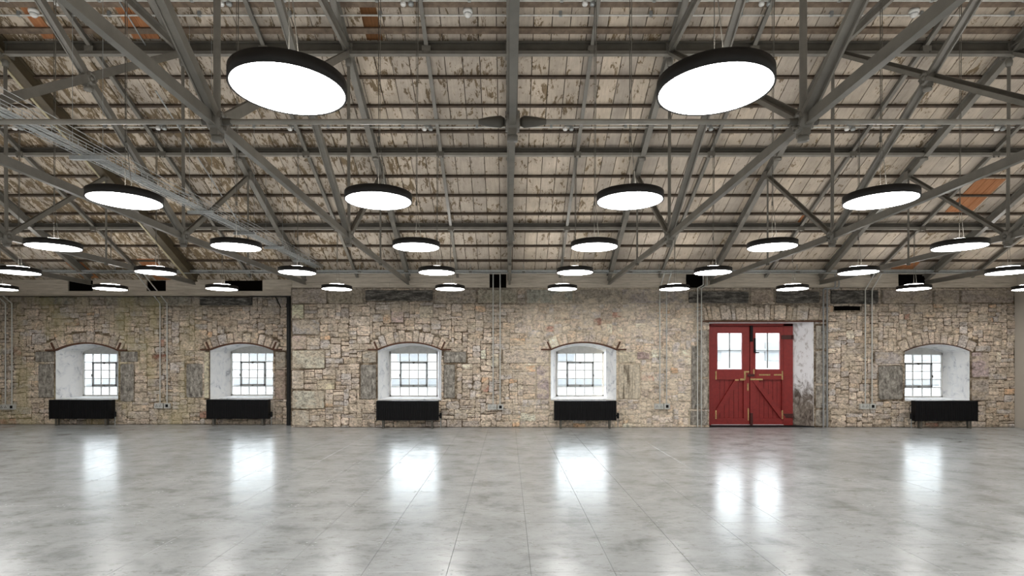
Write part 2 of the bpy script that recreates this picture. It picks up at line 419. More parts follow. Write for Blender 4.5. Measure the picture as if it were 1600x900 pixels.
def build_wall(name, ops, Y, xa, xb, ztop, thick_y):
    m = MB(); cur = xa; cb = xa
    for o in ops:
        bx0 = o.get('bx0', o['x0']+o['sp']); bx1 = o.get('bx1', o['x1']-o['sp']); Yi = o['Yi']; o['bx0'], o['bx1'] = bx0, bx1
        wm = 1
        # solid pier up to the springing; splayed side carries whitewash; behind the frame plane the wall goes on
        zs = o['zs']; bzs = zs-.02
        m.loft([(cur, Y, 0), (o['x0'], Y, 0), (o['x0'], Y, ztop), (cur, Y, ztop)],
               [(cb, Yi, 0), (bx0, Yi, 0), (bx0, Yi, ztop), (cb, Yi, ztop)], [0, wm, 0, 3 if o['n'] == 'door' and False else 1])
        if o['z0'] > 0:
            m.loft([(o['x0'], Y, 0), (o['x1'], Y, 0), (o['x1'], Y, o['z0']), (o['x0'], Y, o['z0'])],
                   [(bx0, Yi, 0), (bx1, Yi, 0), (bx1, Yi, o['z0']+.03), (bx0, Yi, o['z0']+.03)], [0, 0, wm, 0])
        fa = arc(o['x0'], o['x1'], zs, o['zc']); ba = arc(bx0, bx1, bzs, bzs+(o['zc']-zs)*.75)
        if o['n'] == 'door': ba = arc(bx0, bx1, 2.36, 2.36)
        n = len(fa)
        A = [(x, Y, z) for x, z in fa]+[(o['x1'], Y, ztop), (o['x0'], Y, ztop)]
        B = [(x, Yi, z) for x, z in ba]+[(bx1, Yi, ztop), (bx0, Yi, ztop)]
        m.loft(A, B, [wm]*(n-1)+[0, 0, 0])
        cur = o['x1']; cb = bx1
    m.loft([(cur, Y, 0), (xb, Y, 0), (xb, Y, ztop), (cur, Y, ztop)], [(cb, ops[-1]['Yi'], 0), (xb, ops[-1]['Yi'], 0), (xb, ops[-1]['Yi'], ztop), (cb, ops[-1]['Yi'], ztop)], [0, 0, 0, 1])
    return tag(m.build(name, [M['mortar'], M['whitewash'], M['peelwash'], M['mortar']]), kind='structure')
wall = {}
wall['M'] = build_wall('wall_back', OP['M'], YW, XC, XR+.35, 3.165, 0)
wall['L'] = build_wall('wall_back_recess', OP['L'], YL, XLFT-.3, XC, 3.10, 0)
# peeled whitewash pier beside the door, as the reveal's own facing
rv = MB(); Yf, Yb = YW+.002, 12.80
rv.add([(6.932, Yf, 0), (6.592, Yb, 0), (6.592, Yb, 2.36), (6.932, Yf, 2.383), (6.95, Yf+.01, 0), (6.95, Yf+.01, 2.383)], [(0, 1, 2, 3), (0, 3, 5, 4)])
rv.build('reveal_plaster', M['peelwash'], wall['M'])

# big blocks measured in the photo: (x0, y0, x1, y1, material, tone)
G1 = (.44, .395, .33); G2 = (.64, .585, .50); G3 = (.50, .465, .41); CR = (.72, .64, .52); DK = (.27, .255, .235)
BM = [(456, 451, 511, 474, 's', G2), (456, 475, 475, 498, 's', G2), (456, 499, 500, 523, 's', G3), (456, 524, 479, 546, 's', G2),
      (456, 547, 508, 576, 's', G2), (456, 578, 475, 608, 's', G2), (456, 610, 507, 639, 's', G2), (456, 641, 484, 665, 's', G2),
      (512, 452, 568, 474, 's', G1), (570, 453, 677, 470, 'T', DK), (679, 452, 744, 474, 's', G1), (746, 452, 808, 474, 's', G3), (822, 452, 895, 474, 's', G3),
      (897, 452, 968, 474, 's', G1), (971, 452, 1068, 474, 's', G3), (1075, 455, 1170, 474, 'T', DK), (1172, 452, 1209, 472, 's', G1), (1212, 455, 1280, 474, 'T', DK),
      (1297, 453, 1372, 475, 'T', DK), (1378, 453, 1457, 474, 's', G3), (1459, 453, 1499, 474, 's', G1), (1501, 453, 1583, 473, 's', G3),
      (566, 549, 588, 567, 's', G3), (563, 569, 588, 624, 'D', G1), (693, 549, 729, 567, 'D', G1), (693, 569, 711, 623, 'D', G1),
      (785, 546, 858, 568, 's', G2), (838, 571, 858, 624, 's', G3), (966, 549, 993, 567, 's', G2), (966, 569, 1001, 624, 'C', CR), (995, 549, 1015, 562, 's', G1),
      (1366, 549, 1411, 569, 's', G3), (1372, 571, 1411, 625, 'D', G3), (1518, 550, 1545, 590, 's', G3), (1518, 592, 1545, 626, 's', G3),
      (1092, 515, 1106, 590, 'P', G3), (1092, 592, 1106, 640, 'P', G3), (1078, 642, 1106, 665, 'D', DK), (1080, 540, 1091, 640, 'D', G3),
      (1274, 508, 1291, 546, 'P', G3), (1274, 548, 1291, 600, 'P', G3), (1274, 602, 1291, 638, 'P', G3), (1274, 640, 1295, 666, 'P', G3),
      (1302, 478, 1345, 485.5, 'V', DK), (611, 487, 631, 504, 's', G2), (655, 478, 677, 497, 's', G2), (495, 594, 523, 609, 's', CR), (1409, 478, 1428, 491, 's', G3)]
BL = [(55, 549, 85, 566, 'D', G1), (60, 568, 85, 622, 'D', G1), (188, 549, 216, 566, 'D', G1), (188, 568, 210, 628, 'D', DK),
      (291, 568, 317, 622, 'D', G1), (319, 549, 327, 623, 's', CR), (430, 549, 447, 575, 's', G1), (430, 577, 447, 625, 's', G1), (237, 553, 260, 566, 's', (.28, .12, .085)),
      (312, 464, 395, 478, 'T', DK), (60, 464, 118, 476, 's', DK), (165, 463, 216, 477, 's', G1), (218, 463, 300, 478, 's', G1)]
def tone_for(w_, x, z):
    pal = [(.46, .40, .31), (.50, .44, .34), (.42, .365, .285), (.47, .425, .35), (.54, .47, .37), (.43, .36, .26), (.38, .345, .29), (.42, .40, .355)]
    c = random.choice(pal); k = random.uniform(.88, 1.12)*1.55
    if w_ == 'L': k *= .96
    if -1 < x < 4.5: k *= 1.08
    if z > 2.3: k *= .90
    u_ = random.random()
    if u_ < .008: c = (.36, .22, .16)
    elif u_ < .03: c = (.48, .35, .22)
    return tuple(min(.86, q*k*e) for q, e in zip(c, (1.0, .985, 1.05)))
def warp(x, z):
    n1 = noise.noise(Vector((x*1.1, z*1.6, 3))); n2 = noise.noise(Vector((x*2.3, z*2.3, 9))); n3 = noise.noise(Vector((x*1.3, z*1.5, 17)))
    return x+.035*n3, z+.05*n1+.02*n2
def stone_geo(poly, Y, proud, rough):
    """poly: CCW outline (x,z); gives ring at wall, ring proud, inset cap"""
    cx = sum(p[0] for p in poly)/len(poly); cz = sum(p[1] for p in poly)/len(poly); n = len(poly)
    v = []
    for x, z in poly: v.append((x, Y+.01, z))
    for x, z in poly: v.append((cx+(x-cx)*.97, Y-proud*.6, cz+(z-cz)*.97))
    wd = max(p[0] for p in poly)-min(p[0] for p in poly); hd = max(p[1] for p in poly)-min(p[1] for p in poly)
    ins = min(.012+.008*rough, .25*min(wd, hd))
    for x, z in poly:
        sx = max(0, 1-ins/max(wd/2, .01)); sz = max(0, 1-ins/max(hd/2, .01))
        v.append((cx+(x-cx)*sx, Y-proud-random.uniform(-.3, .3)*proud*rough, cz+(z-cz)*sz))
    v.append((cx, Y-proud*(1+.15*rough), cz))
    f = []
    for i in range(n):
        j = (i+1) % n
        f += [(i, j, n+j, n+i), (n+i, n+j, 2*n+j, 2*n+i), (2*n+i, 2*n+j, 3*n)]
    return v, f
def outline(x0, x1, z0, z1, rough, block=False):
    w_, h_ = x1-x0, z1-z0; gap = .005 if not block else .006
    x0 += gap; x1 -= gap; z0 += gap; z1 -= gap
    r = min(w_, h_)*(random.uniform(.06, .24) if not block else .07)
    j = lambda s=1: random.uniform(-1, 1)*rough*.013*s
    pts = [(x0+r, z0+j()), (x1-r, z0+j()), (x1+j()*.5, z0+r*random.uniform(.4, 1.2)), (x1+j(.5), z1-r*random.uniform(.4, 1.2)), (x1-r, z1+j()), (x0+r, z1+j()), (x0+j(.5), z1-r*random.uniform(.4, 1.2)), (x0+j(.5), z0+r*random.uniform(.4, 1.2))]
    if w_ > .3:
        pts.insert(1, ((x0+x1)/2+j(3), z0+j())); pts.insert(6, ((x0+x1)/2+j(3), z1+j()))
    return pts
BMAT = {'s': 'stone', 'T': 'old_timber', 'D': 'streak_dark', 'C': 'streak_cream', 'P': 'pier', 'V': 'void'}
def masonry(w_, blocks, xa, xb, ztop, gcell):
    Y = YW if w_ == 'M' else YL; par = wall[w_]
    nx = int((xb-xa)/gcell); nz = int(ztop/(gcell*.75)); gx = (xb-xa)/nx; gz = ztop/nz
    occ = [[False]*nx for _ in range(nz)]
    def block_area(x0, x1, z0, z1):
        for j in range(nz):
            zc = (j+.5)*gz
            if not z0 <= zc <= z1: continue
            for i in range(nx):
                if x0 <= xa+(i+.5)*gx <= x1: occ[j][i] = True
    stones = []   # (area, polygon, mat, tone, proud, rough, name)
    fixed = []
    for x0, y0, x1, y1, k, t in blocks:
        X0, X1, Z0, Z1 = wx(w_, x0), wx(w_, x1), max(0.0, wz(w_, y1)), wz(w_, y0)
        fixed.append((X0, X1, Z0, Z1)); block_area(X0-.01, X1+.01, Z0-.01, Z1+.01)
        pr = {'s': .022, 'T': .030, 'V': .006}.get(k, .022)
        nm = {'T': 'embedded_timber', 'V': 'vent_slot'}.get(k, 'stone')  # vent slot is a solid black block, recess shade only in its colour
        tt = tuple(q*random.uniform(.92, 1.08) for q in t) if k == 's' else t
        stones.append(((X1-X0)*(Z1-Z0)+(5 if k != 's' else .5), outline(X0, X1, Z0, Z1, .5, True), k, tt, pr, .3, nm))
    for o in OP[w_]:
        z0 = o['z0']
        block_area(o['x0']-.012, o['x1']+.012, z0-.03, o['zs']+.01)
        hw = (o['x1']-o['x0'])/2; cx = (o['x0']+o['x1'])/2
        if o['arch']:
            r = o['zc']-o['zs']; R = (hw*hw+r*r)/(2*r); cz = o['zc']-R; t = math.asin(hw/R); dep = .27
            block_area(o['x0'], o['x1'], z0, o['zc'])
            for j in range(nz):
                for i in range(nx):
                    dx = xa+(i+.5)*gx-cx; dz = (j+.5)*gz-cz
                    if abs(math.atan2(dx, dz)) < t+.045 and R-.3 < math.hypot(dx, dz) < R+dep+.02: occ[j][i] = True
            a0 = -t-.04; k = 0
            while a0 < t+.03:
                da = random.uniform(.055, .115); a1 = min(a0+da, t+.04)
                if t+.04-a1 < .04: a1 = t+.04
                dd = dep*random.uniform(.82, 1.08); ri = R+.018
                q = []
                for aa, rr in ((a0+.004, ri), (a1-.004, ri), (a1-.004, R+dd), ((a0+a1)/2, R+dd+.012), (a0+.004, R+dd)):
                    q.append((cx+rr*math.sin(aa), cz+rr*math.cos(aa)))
                stones.append(((a1-a0)*R*dd+.02, q, 's', tone_for(w_, cx, 1.9), .02, .6, 'voussoir')); a0 = a1
        else:
            x = o['x0']-.10
            while x < o['x1']+.30:
                wd = random.choice([.09, .13, .2, .24, .27]); z1 = 2.43; z2 = 2.43+random.uniform(.29, .36)
                lean = (x-cx)*.05
                q = [(x+.006, z1), (x+wd-.006, z1), (x+wd-.006+lean, z2-.03), (x+wd*.5+lean, z2), (x+.006+lean, z2-.02)]
                stones.append((wd*.3+.02, q, 's', tone_for(w_, cx, 1.9), .022, .6, 'voussoir')); x += wd
            block_area(o['x0']-.12, o['x1']+.32, o['zs'], 2.8)
    for j in range(nz):
        i = 0
        while i < nx:
            if occ[j][i]: i += 1; continue
            hh = random.choice([1, 2, 2, 2, 3, 3, 3, 4]) if random.random() > .05 else 5
            ww = random.randint(2, 5) if hh == 1 else random.randint(2, 4+hh)
            c = 0
            while c < ww and i+c < nx and not occ[j][i+c]: c += 1
            if i+c < nx and c == ww:   # do not leave a sliver behind
                e = 0
                while i+c+e < nx and e < 2 and not occ[j][i+c+e]: e += 1
                if e == 1: c += 1
            r = 1
            while r < hh and j+r < nz and all(not occ[j+r][i+q] for q in range(c)): r += 1
            if j+r == nz-1 and all(not occ[nz-1][i+q] for q in range(c)): r += 1
            for a_ in range(r):
                for q in range(c): occ[j+a_][i+q] = True
            x0, x1, z0, z1 = xa+i*gx, xa+(i+c)*gx, j*gz, (j+r)*gz
            pts = outline(x0, x1, z0, z1, 1.0)
            near = any(x0 < F1+.2 and x1 > F0-.2 and z0 < F3+.2 and z1 > F2-.2 for F0, F1, F2, F3 in fixed)
            lim = []
            for px, pz in pts:
                qx, qz = warp(px, pz)
                if near or z0 < .1 or z1 > ztop-.1 or any(x0 < o['x1']+.35 and x1 > o['x0']-.35 and z0 < o['zc']+.45 for o in OP[w_]):
                    qx, qz = px, pz
                lim.append((qx, min(max(qz, .004), ztop)))
            stones.append(((x1-x0)*(z1-z0), lim, 's', tone_for(w_, (x0+x1)/2, (z0+z1)/2), random.uniform(.005, .018), 1.0, 'stone'))
            i += c
    def seen(s):
        xs = sum(p[0] for p in s[1])/len(s[1]); px = VX+xs*(F/Y)
        return s[0] if -15 < px < 1600 else s[0]*.001
    stones.sort(key=seen, reverse=True)
    rest = MB(); n = 0
    for s in stones:
        v, f = stone_geo(s[1], Y, s[4], s[5])
        if n < 297 or s[2] != 's':
            m = MB().add(v, f, False, 0, s[3]); n += 1
            m.build(s[6], M[BMAT[s[2]]], par, True)
        else: rest.add(v, f, False, 0, s[3])
    tag(rest.build('small_stone', M['stone'], par, True), kind='stuff')
masonry('M', BM, XC, XR, 3.155, .0595)
masonry('L', BL, -12.6, XC-.12, 3.05, .0595)
# drawn side return between the two wall planes, quoin ends
# other walls
rw = MB().box(XR, XR+.3, YB, YW+.02, 0, 10.9); tag(rw.build('wall_right', M['plaster']), kind='structure')
lw = MB().box(XLFT-.3, XLFT, YB, YL, 0, 10.9); tag(lw.build('wall_left', M['plaster']), kind='structure')
bw = MB().box(XLFT-.3, XR+.3, YB-.3, YB, 0, 4.0); tag(bw.build('wall_front', M['plaster']), kind='structure')

# ------------------------------------------------------------------ wall plate boarding (trim_1)
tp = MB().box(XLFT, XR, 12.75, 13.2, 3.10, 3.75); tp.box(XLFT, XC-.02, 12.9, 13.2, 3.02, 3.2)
for a_, b_ in ((764, 792), (1071, 1102), (1403, 1453)): tp.box((a_-VX)*12.45/F, (b_-VX)*12.45/F, 12.45, 12.75, 3.165, roof(12.45)-.004)  # shallow black boxes, the depth shade of the pockets is their colour
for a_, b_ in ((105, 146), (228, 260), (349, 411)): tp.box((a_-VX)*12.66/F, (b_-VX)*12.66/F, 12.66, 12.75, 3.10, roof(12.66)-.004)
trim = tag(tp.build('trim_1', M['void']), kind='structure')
def platex(px, Y=12.42): return (px-VX)*Y/F
segs = [(456, 765), (791, 1072), (1101, 1404), (1452, 1590)]
for x0, x1 in segs:
    X0, X1 = platex(x0), min(platex(x1), XR-.002)
    for za, zb in ((3.165, 3.272), (3.275, 3.385), (3.388, roof(12.42)-.005)):
        X = X0
        while X < X1-.01:
            E = min(X+random.uniform(2.2, 4.5), X1)
            if X1-E < .6: E = X1
            MB().box(X+.002, E-.002, 12.42+random.uniform(0, .006), 12.75, za, zb).build('plate_board', M['plate'], trim)
            X = E
# left stretch: two boards deep, lower edge dropped
for x0, x1 in [(-40, 106), (145, 229), (259, 350), (410, 456)]:
    X0, X1 = platex(x0, 12.62), platex(x1, 12.62); X0 = max(X0, -13.9)
    MB().box(X0+.002, X1-.002, 12.62, 13.0, 3.105, roof(12.62)-.005).build('plate_board', M['plate'], trim)
X = XLFT+.1
while X < XC-.05:
    E = min(X+3.1, XC-.01); MB().box(X+.002, E-.002, 12.60, 13.05, 3.02, 3.102).build('plate_board', M['plate'], trim); X = E

# ------------------------------------------------------------------ ceiling
T2 = 12.95
dk = MB()
for sgn in (1, -1):
    ys = (YRIDGE, T2) if sgn > 0 else (YRIDGE, 2*YRIDGE-T2)
    v = []
    for y in ys:
        for x in (XLFT-.3, XR+.3): v += [(x, y, roof(y)+.035), (x, y, roof(y)+.16)]
    dk.add(v, [(0, 4, 6, 2), (1, 3, 7, 5), (0, 1, 5, 4), (2, 6, 7, 3), (4, 5, 7, 6), (0, 2, 3, 1)])
ceil = tag(dk.build('ceiling', M['batten']), kind='structure')
def slope_board(m, x0, x1, ya, yb, lo, hi):
    v = []
    for y in (ya, yb):
        for x in (x0, x1): v += [(x, y, roof(y)+lo), (x, y, roof(y)+hi)]
    return m.add(v, [(0, 4, 6, 2), (1, 3, 7, 5), (0, 1, 5, 4), (2, 6, 7, 3), (4, 5, 7, 6), (0, 2, 3, 1)])
x = XLFT
while x < XR:
    wd = random.choice([.255, .26, .265, .25, .235, .275]); x1 = min(x+wd, XR)
    dz = random.uniform(-.004, .004)
    slope_board(MB(), x+.006, x1-.006, YRIDGE, T2, dz, dz+.03).build('ceiling_board', M['board'], ceil)
    x = x1
for x0, x1, n in ((XLFT, XR, 1),):
    m = MB(); slope_board(m, x0, x1, 2*YRIDGE-T2, YRIDGE-.01, 0, .03); tag(m.build('ceiling_board', M['board'], ceil), kind='stuff')
BY = [5, 47, 120, 165, 205, 275, 305, 334, 361, 384, 407]
bys = []
for py in BY: bys.append(F*(8.478-.02)/(VY-py+451.2))
bys += [7.74-.42*k for k in range(2, 20) if 7.74-.42*k > YRIDGE and 7.74-.42*k < 7.0] + [12.33]
c_, s_ = math.cos(SLOPE), math.sin(SLOPE)
for y in bys:
    m = MB(); p0 = (XLFT, y, roof(y)-.022); p1 = (XR, y, roof(y)-.022)
    wdt = .075 if y < 7.6 else .036
    m.bar(p0, p1, wdt, .05, (0, s_, c_))
    m.build('batten', M['batten' if y < 0 or y > 7.6 else 'batten_pale'], ceil)
# replaced boards: pixel quads given as (px0, px1, py_top, py_bottom, px_shift material)
def ypix(py): return F*8.47/(VY-py+451.2)
for px0, px1, ya, yb, mt in [(30, 52, -40, 60, 'n'), (178, 222, -40, 60, 'n'), (566, 592, 3, 62, 'b'), (1502, 1545, 280, 331, 'n'), (115, 140, 408, 434, 'n'),
                             (219, 246, 405, 418, 'n'), (1397, 1432, 410, 420, 'n'), (1250, 1262, 336, 347, 'n'), (238, 262, 425, 437, 'n')]:
    Ym = ypix((ya+yb)/2); X0 = (px0-VX)*Ym/F; X1 = (px1-VX)*Ym/F
    nb = max(1, round((X1-X0)/.20)); 
    for k in range(nb):
        a_ = X0+(X1-X0)*k/nb; b_ = X0+(X1-X0)*(k+1)/nb
        o = slope_board(MB(), a_+.004, b_-.004, ypix(yb), ypix(ya), -.014, .002).build('replacement_board', M['board_new' if mt == 'n' else 'board_brown'], ceil)
        o['label'] = 'new bare orange ceiling board' if mt == 'n' else 'dark brown bare ceiling board'

# ------------------------------------------------------------------ trusses
A = (4.23, 3.35); B = (7.74, 3.265); C_ = (12.40, 3.27); Bt = (7.72, 5.84); At = (4.23, 5.86); Mn = (9.66, 4.74); A0 = (.72, 3.40); A0t = (.72, 5.86)
def P2(p, x=0.0): return Vector((x, p[0], p[1]))
def mir(p): return (2*YRIDGE-p[0], p[1])
def lerp(a, b, t): return (a[0]+(b[0]-a[0])*t, a[1]+(b[1]-a[1])*t)
def casting(parent, p, r=.085, mat='steel'):
    m = MB()
    m.lathe(P2(p), [(r*.42, -.035), (r*.50, -.05), (r*.85, -.05), (r, -.03), (r, .03), (r*.85, .05), (r*.50, .05), (r*.42, .035)], 16, 'x')
    m.lathe(P2(p), [(.001, -.055), (r*.28, -.055), (r*.30, -.02), (r*.55, 0), (r*.30, .02), (r*.28, .055), (.001, .055)], 10, 'x')
    m.box(-.03, .03, p[0]-r*.6, p[0]+r*.6, p[1]-r*1.35, p[1]-r*.5)
    m.lathe(P2((p[0], p[1]-r*1.5)), [(.001, -.022), (.042, -.022), (.042, .022), (.001, .022)], 10)
    for k in range(6):
        t = k*math.pi/3
        m.lathe(P2((p[0]+r*.75*math.cos(t), p[1]+r*.75*math.sin(t))), [(.012, -.055), (.012, .055), (.0001, .056)], 6, 'x')
    return m.build('node_casting', M[mat], parent)
def make_truss(x, dark=False):
    root = bpy.data.objects.new('roof_truss', None); COL.objects.link(root); root.location = (x, 0, 0)
    st = M['steel']
    def pt(name, m, mat=st): o = m.build(name, mat); o.parent = root; return o
    for mi_ in (0, 1):
        q = (lambda p: p) if mi_ == 0 else mir
        r0 = (12.40, roof(12.40)-.12); r1 = (YRIDGE, roof(YRIDGE)-.12)
        up = (0, s_, c_) if mi_ == 0 else (0, -s_, c_)
        m = MB()
        if dark:
            m.ibeam(P2(q(r0)), P2(q(r1)), .17, .20, .02, up)
            m.bar(P2(q(r0), .02), P2(q(r1), .02), .07, .17, up)
            pt('rafter', m, M['steel_brown'])
            e = MB(); e.bar(P2(q((r0[0], r0[1]-.105)), -.075), P2(q((r1[0], r1[1]-.105)), -.075), .035, .04, up)
            o = pt('rafter_edge', e, M['cream_edge']); o['label'] = 'cream painted lower edge'
        else:
            m.ibeam(P2(q(r0)), P2(q(r1)), .085, .15, .018, up)
            pt('rafter', m)
        # flat-bar bottom tie in two straight lengths each side
        ends = [(C_, B), (B, A), (A, A0)]
        if mi_ == 0: ends.append((A0, mir(A0)))
        for a_, b_ in ends:
            m = MB(); m.bar(P2(q(a_)), P2(q(b_)), .016, .085, (0, 0, 1)); m.bar(P2(q(a_))-Vector((0, 0, .046)), P2(q(b_))-Vector((0, 0, .046)), .05, .012, (0, 0, 1)); pt('bottom_tie', m)
        m = MB()
        m.tee(P2(q(Bt)), P2(q((YRIDGE, 5.86))), .085, .10, .018, (0, 0, 1)); pt('top_chord', m)
        for a_, b_, w_ in ((A, Bt, .085), (B, At, .075), (A, A0t, .075), (A0, At, .075), (B, Mn, .065)):
            m = MB(); m.tee(P2(q(a_)), P2(q(b_)), w_, w_, .016, (1, 0, 0)); pt('brace', m)
        for a_, b_, r in ((A, At, .027), (B, Bt, .022), (A0, A0t, .027)):
            m = MB().tube(P2(q(a_)), P2(q(b_)), r, 10); pt('post', m)
        d_ = lerp(B, C_, (Mn[0]-B[0])/(C_[0]-B[0]))
        m = MB().tube(P2(q(d_))-Vector((0, 0, .05)), P2(q(Mn)), .016, 8); m.lathe(P2(q(d_))-Vector((0, 0, .06)), [(.03, -.02), (.03, .02), (.001, .02)], 8); pt('hanger_rod', m)
        x1_ = ((A[0]+Bt[0])/2-.0, 0)
        # crossing of A-Bt and B-At
        t = .5; cr = (5.98, (A[1]+(Bt[1]-A[1])*(5.98-A[0])/(Bt[0]-A[0])+B[1]+(At[1]-B[1])*(B[0]-5.98)/(B[0]-At[0]))/2)
        for nd, r in ((A, .085), (B, .085), (cr, .075)):
            o = casting(root, q(nd), r); o.matrix_parent_inverse = Matrix()
        m = MB(); bx = q(Bt); m.box(-.07, .07, bx[0]-.07, bx[0]+.07, bx[1]-.08, bx[1]+.10); m.lathe(P2((bx[0], bx[1]-.14)), [(.001, -.07), (.035, -.06), (.045, 0), (.03, .06)], 10)
        pt('bracket', m)
        m = MB(); bx = q(Mn); m.box(-.05, .05, bx[0]-.05, bx[0]+.05, bx[1]-.05, bx[1]+.09); pt('bracket', m)
        m = MB()
        bb = q((9.30, roof(9.30)-.20)); m.lathe(P2((bb[0], bb[1])), [(.001, -.02), (.06, -.02), (.06, .02), (.001, .02)], 12); pt('rafter_plate', m)
    return root
TX = [(0.035, 'edge-on roof truss over the middle, directly behind the spear-ended tie rods'),
      (-2.235, 'grey steel roof truss first left of the middle one, above the third window'),
      (2.27, 'grey steel roof truss first right of the middle one'),
      (-4.56, 'grey steel roof truss second left of the middle, ending near the black drainpipe'),
      (4.56, 'grey steel roof truss second right of the middle, ending above the red door'),
      (7.03, 'grey steel roof truss third right of the middle, ending over the door pier'),
      (-9.4, 'grey steel roof truss fourth left of the middle, beyond the dark brown one'),
      (9.4, 'grey steel roof truss fourth right of the middle, ending over the right window'),
      ]
proto = None
for x, lab in TX:
    if proto is None: proto = make_truss(x); o = proto
    else: o = copy_tree(proto, loc=(x, 0, 0))
    tag(o, lab, 'roof truss', 'steel roof trusses')
o = make_truss(-7.05, True); tag(o, 'roof truss with dark brown rafter and cream edge, third left of the middle', 'roof truss', 'steel roof trusses')
# fix mesh-child parenting: children share local coordinates of the truss empty
# ------------------------------------------------------------------ intermediate rafters, purlins, tie rods
IX = [(-8.2, 'fourth light rafter left of the middle truss'), (-5.8, 'third light rafter left of the middle truss'), (-3.39, 'second light rafter left of the middle truss'), (-1.13, 'first light rafter left of the middle truss'),
      (1.17, 'first light rafter right of the middle truss'), (3.42, 'second light rafter right of the middle truss'), (5.8, 'third light rafter right of the middle truss'), (8.2, 'fourth light rafter right of the middle truss'),
      (-10.6, 'fifth light rafter left of the middle truss'), (10.45, 'fifth light rafter right of the middle truss')]
m = MB(); r0 = (12.40, roof(12.40)-.085); r1 = (YRIDGE, roof(YRIDGE)-.085)
m.tee(P2(r0), P2(r1), .055, .07, .014, (0, -s_, -c_))
rme = m.mesh('beam', M['steel'])
bmes = []
for yb_ in (7.67, 9.29, 10.93):
    bk = MB(); bk.box(-.06, .06, yb_-.06, yb_+.05, roof(yb_)-.17, roof(yb_)-.10)
    for dx in (-.04, .04): bk.lathe((dx, yb_-.05, roof(yb_)-.185), [(.012, -.01), (.012, .01), (.001, .012)], 6)
    bmes.append(bk.mesh('clip', M['steel']))
for x, lab in IX:
    t = thing('light_rafter', (x, 0, 0), 'thin grey steel rafter, '+lab, 'rafter', 'light rafters between the trusses')
    for nm, me in [('beam', rme)]+[('clip', q) for q in bmes]:
        c = bpy.data.objects.new(nm, me); COL.objects.link(c); c.parent = t
for Y, h_, lab in ((7.67, .17, 'deep grey steel purlin, highest of the three, above the largest lamps'), (9.29, .12, 'grey steel purlin, middle one of three across the ceiling'), (10.93, .11, 'grey steel purlin, lowest of three, nearest the stone wall')):
    t = thing('purlin', (0, Y, roof(Y)-h_), lab, 'purlin', 'purlins across the ceiling')
    m = MB(); zt = roof(Y)-.03; zb = roof(Y)-h_-.03
    m.box(XLFT, XR, Y, Y+.016, zb, zt); m.box(XLFT, XR, Y-.05, Y+.016, zt-.014, zt)
    o = m.build('web', M['steel_dark'], t)
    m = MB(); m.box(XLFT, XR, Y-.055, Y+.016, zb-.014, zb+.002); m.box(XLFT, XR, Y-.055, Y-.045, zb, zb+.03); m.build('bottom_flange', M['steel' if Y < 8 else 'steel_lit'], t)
allx = sorted([-9.4, -7.05]+[x for x, _ in TX if x not in (-9.4,)])
# tie rods between the front node castings, one per bay
names_bay = {0.035: 'right of', }
bays = list(zip(allx, allx[1:]))
mid = [i for i, (a_, b_) in enumerate(bays) if b_ == 0.035][0]
ordw = ['', 'first', 'second', 'third', 'fourth', 'fifth']
for Yn, zn, wh, rr in ((A[0], A[1]+.0, 'overhead', .02),):
    for i, (a_, b_) in enumerate(bays):
        n = mid-i+1 if i <= mid else i-mid
        lab = 'grey steel tie rod between node castings, %s bay %s of the middle truss' % (ordw[n], 'left' if i <= mid else 'right')
        t = thing('tie_rod', (a_, Yn, zn), lab, 'tie rod', 'tie rods between the trusses')
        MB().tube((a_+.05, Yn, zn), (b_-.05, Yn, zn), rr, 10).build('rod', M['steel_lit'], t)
        for e, d in ((a_, 1), (b_, -1)):
            if e != 0.035:
                MB().tube((e+d*.05, Yn, zn), (e+d*.11, Yn, zn), .026, 10).build('socket_end', M['steel_dark'], t); continue
            MB().lathe((e+d*.06, Yn, zn), [(.001, 0), (.028, 0), (.045, d*.03), (.036, d*.12), (rr, d*.20)], 12, 'x').build('spear_end', M['steel_dark'], t)

# ------------------------------------------------------------------ galvanised channel along the wall head
YU = 12.12; ZU = CH+(VY-423.5)*YU/F
t = thing('channel_strut', (0, YU, ZU), 'long galvanised steel channel running the length of the wall under the ceiling boards', 'channel')
m = MB()
m.box(-13.9, XR-.02, YU-.02, YU+.02, ZU+.018, ZU+.022); m.box(-13.9, XR-.02, YU-.02, YU-.017, ZU-.02, ZU+.02); m.box(-13.9, XR-.02, YU+.017, YU+.02, ZU-.02, ZU+.02)
m.build('channel', M['galv'], t)
m = MB(); m.tube((-13.9, YU-.05, ZU-.05), (XR-.02, YU-.05, ZU-.05), .011, 8); m.build('pipe', M['galv'], t)
for k, px in enumerate((65, 180, 330, 395, 562, 637, 735, 818, 985, 1030, 1160, 1245, 1375, 1460, 1520)):
    xx = (px-VX)*YU/F
    MB().box(xx-.03, xx+.03, YU-.07, YU+.03, ZU-.045, ZU-.02).build('clamp', M['steel_dark'], t)
    MB().tube((xx, YU, ZU+.02), (xx, YU, roof(YU)), .006, 6).build('hanger', M['galv'], t)

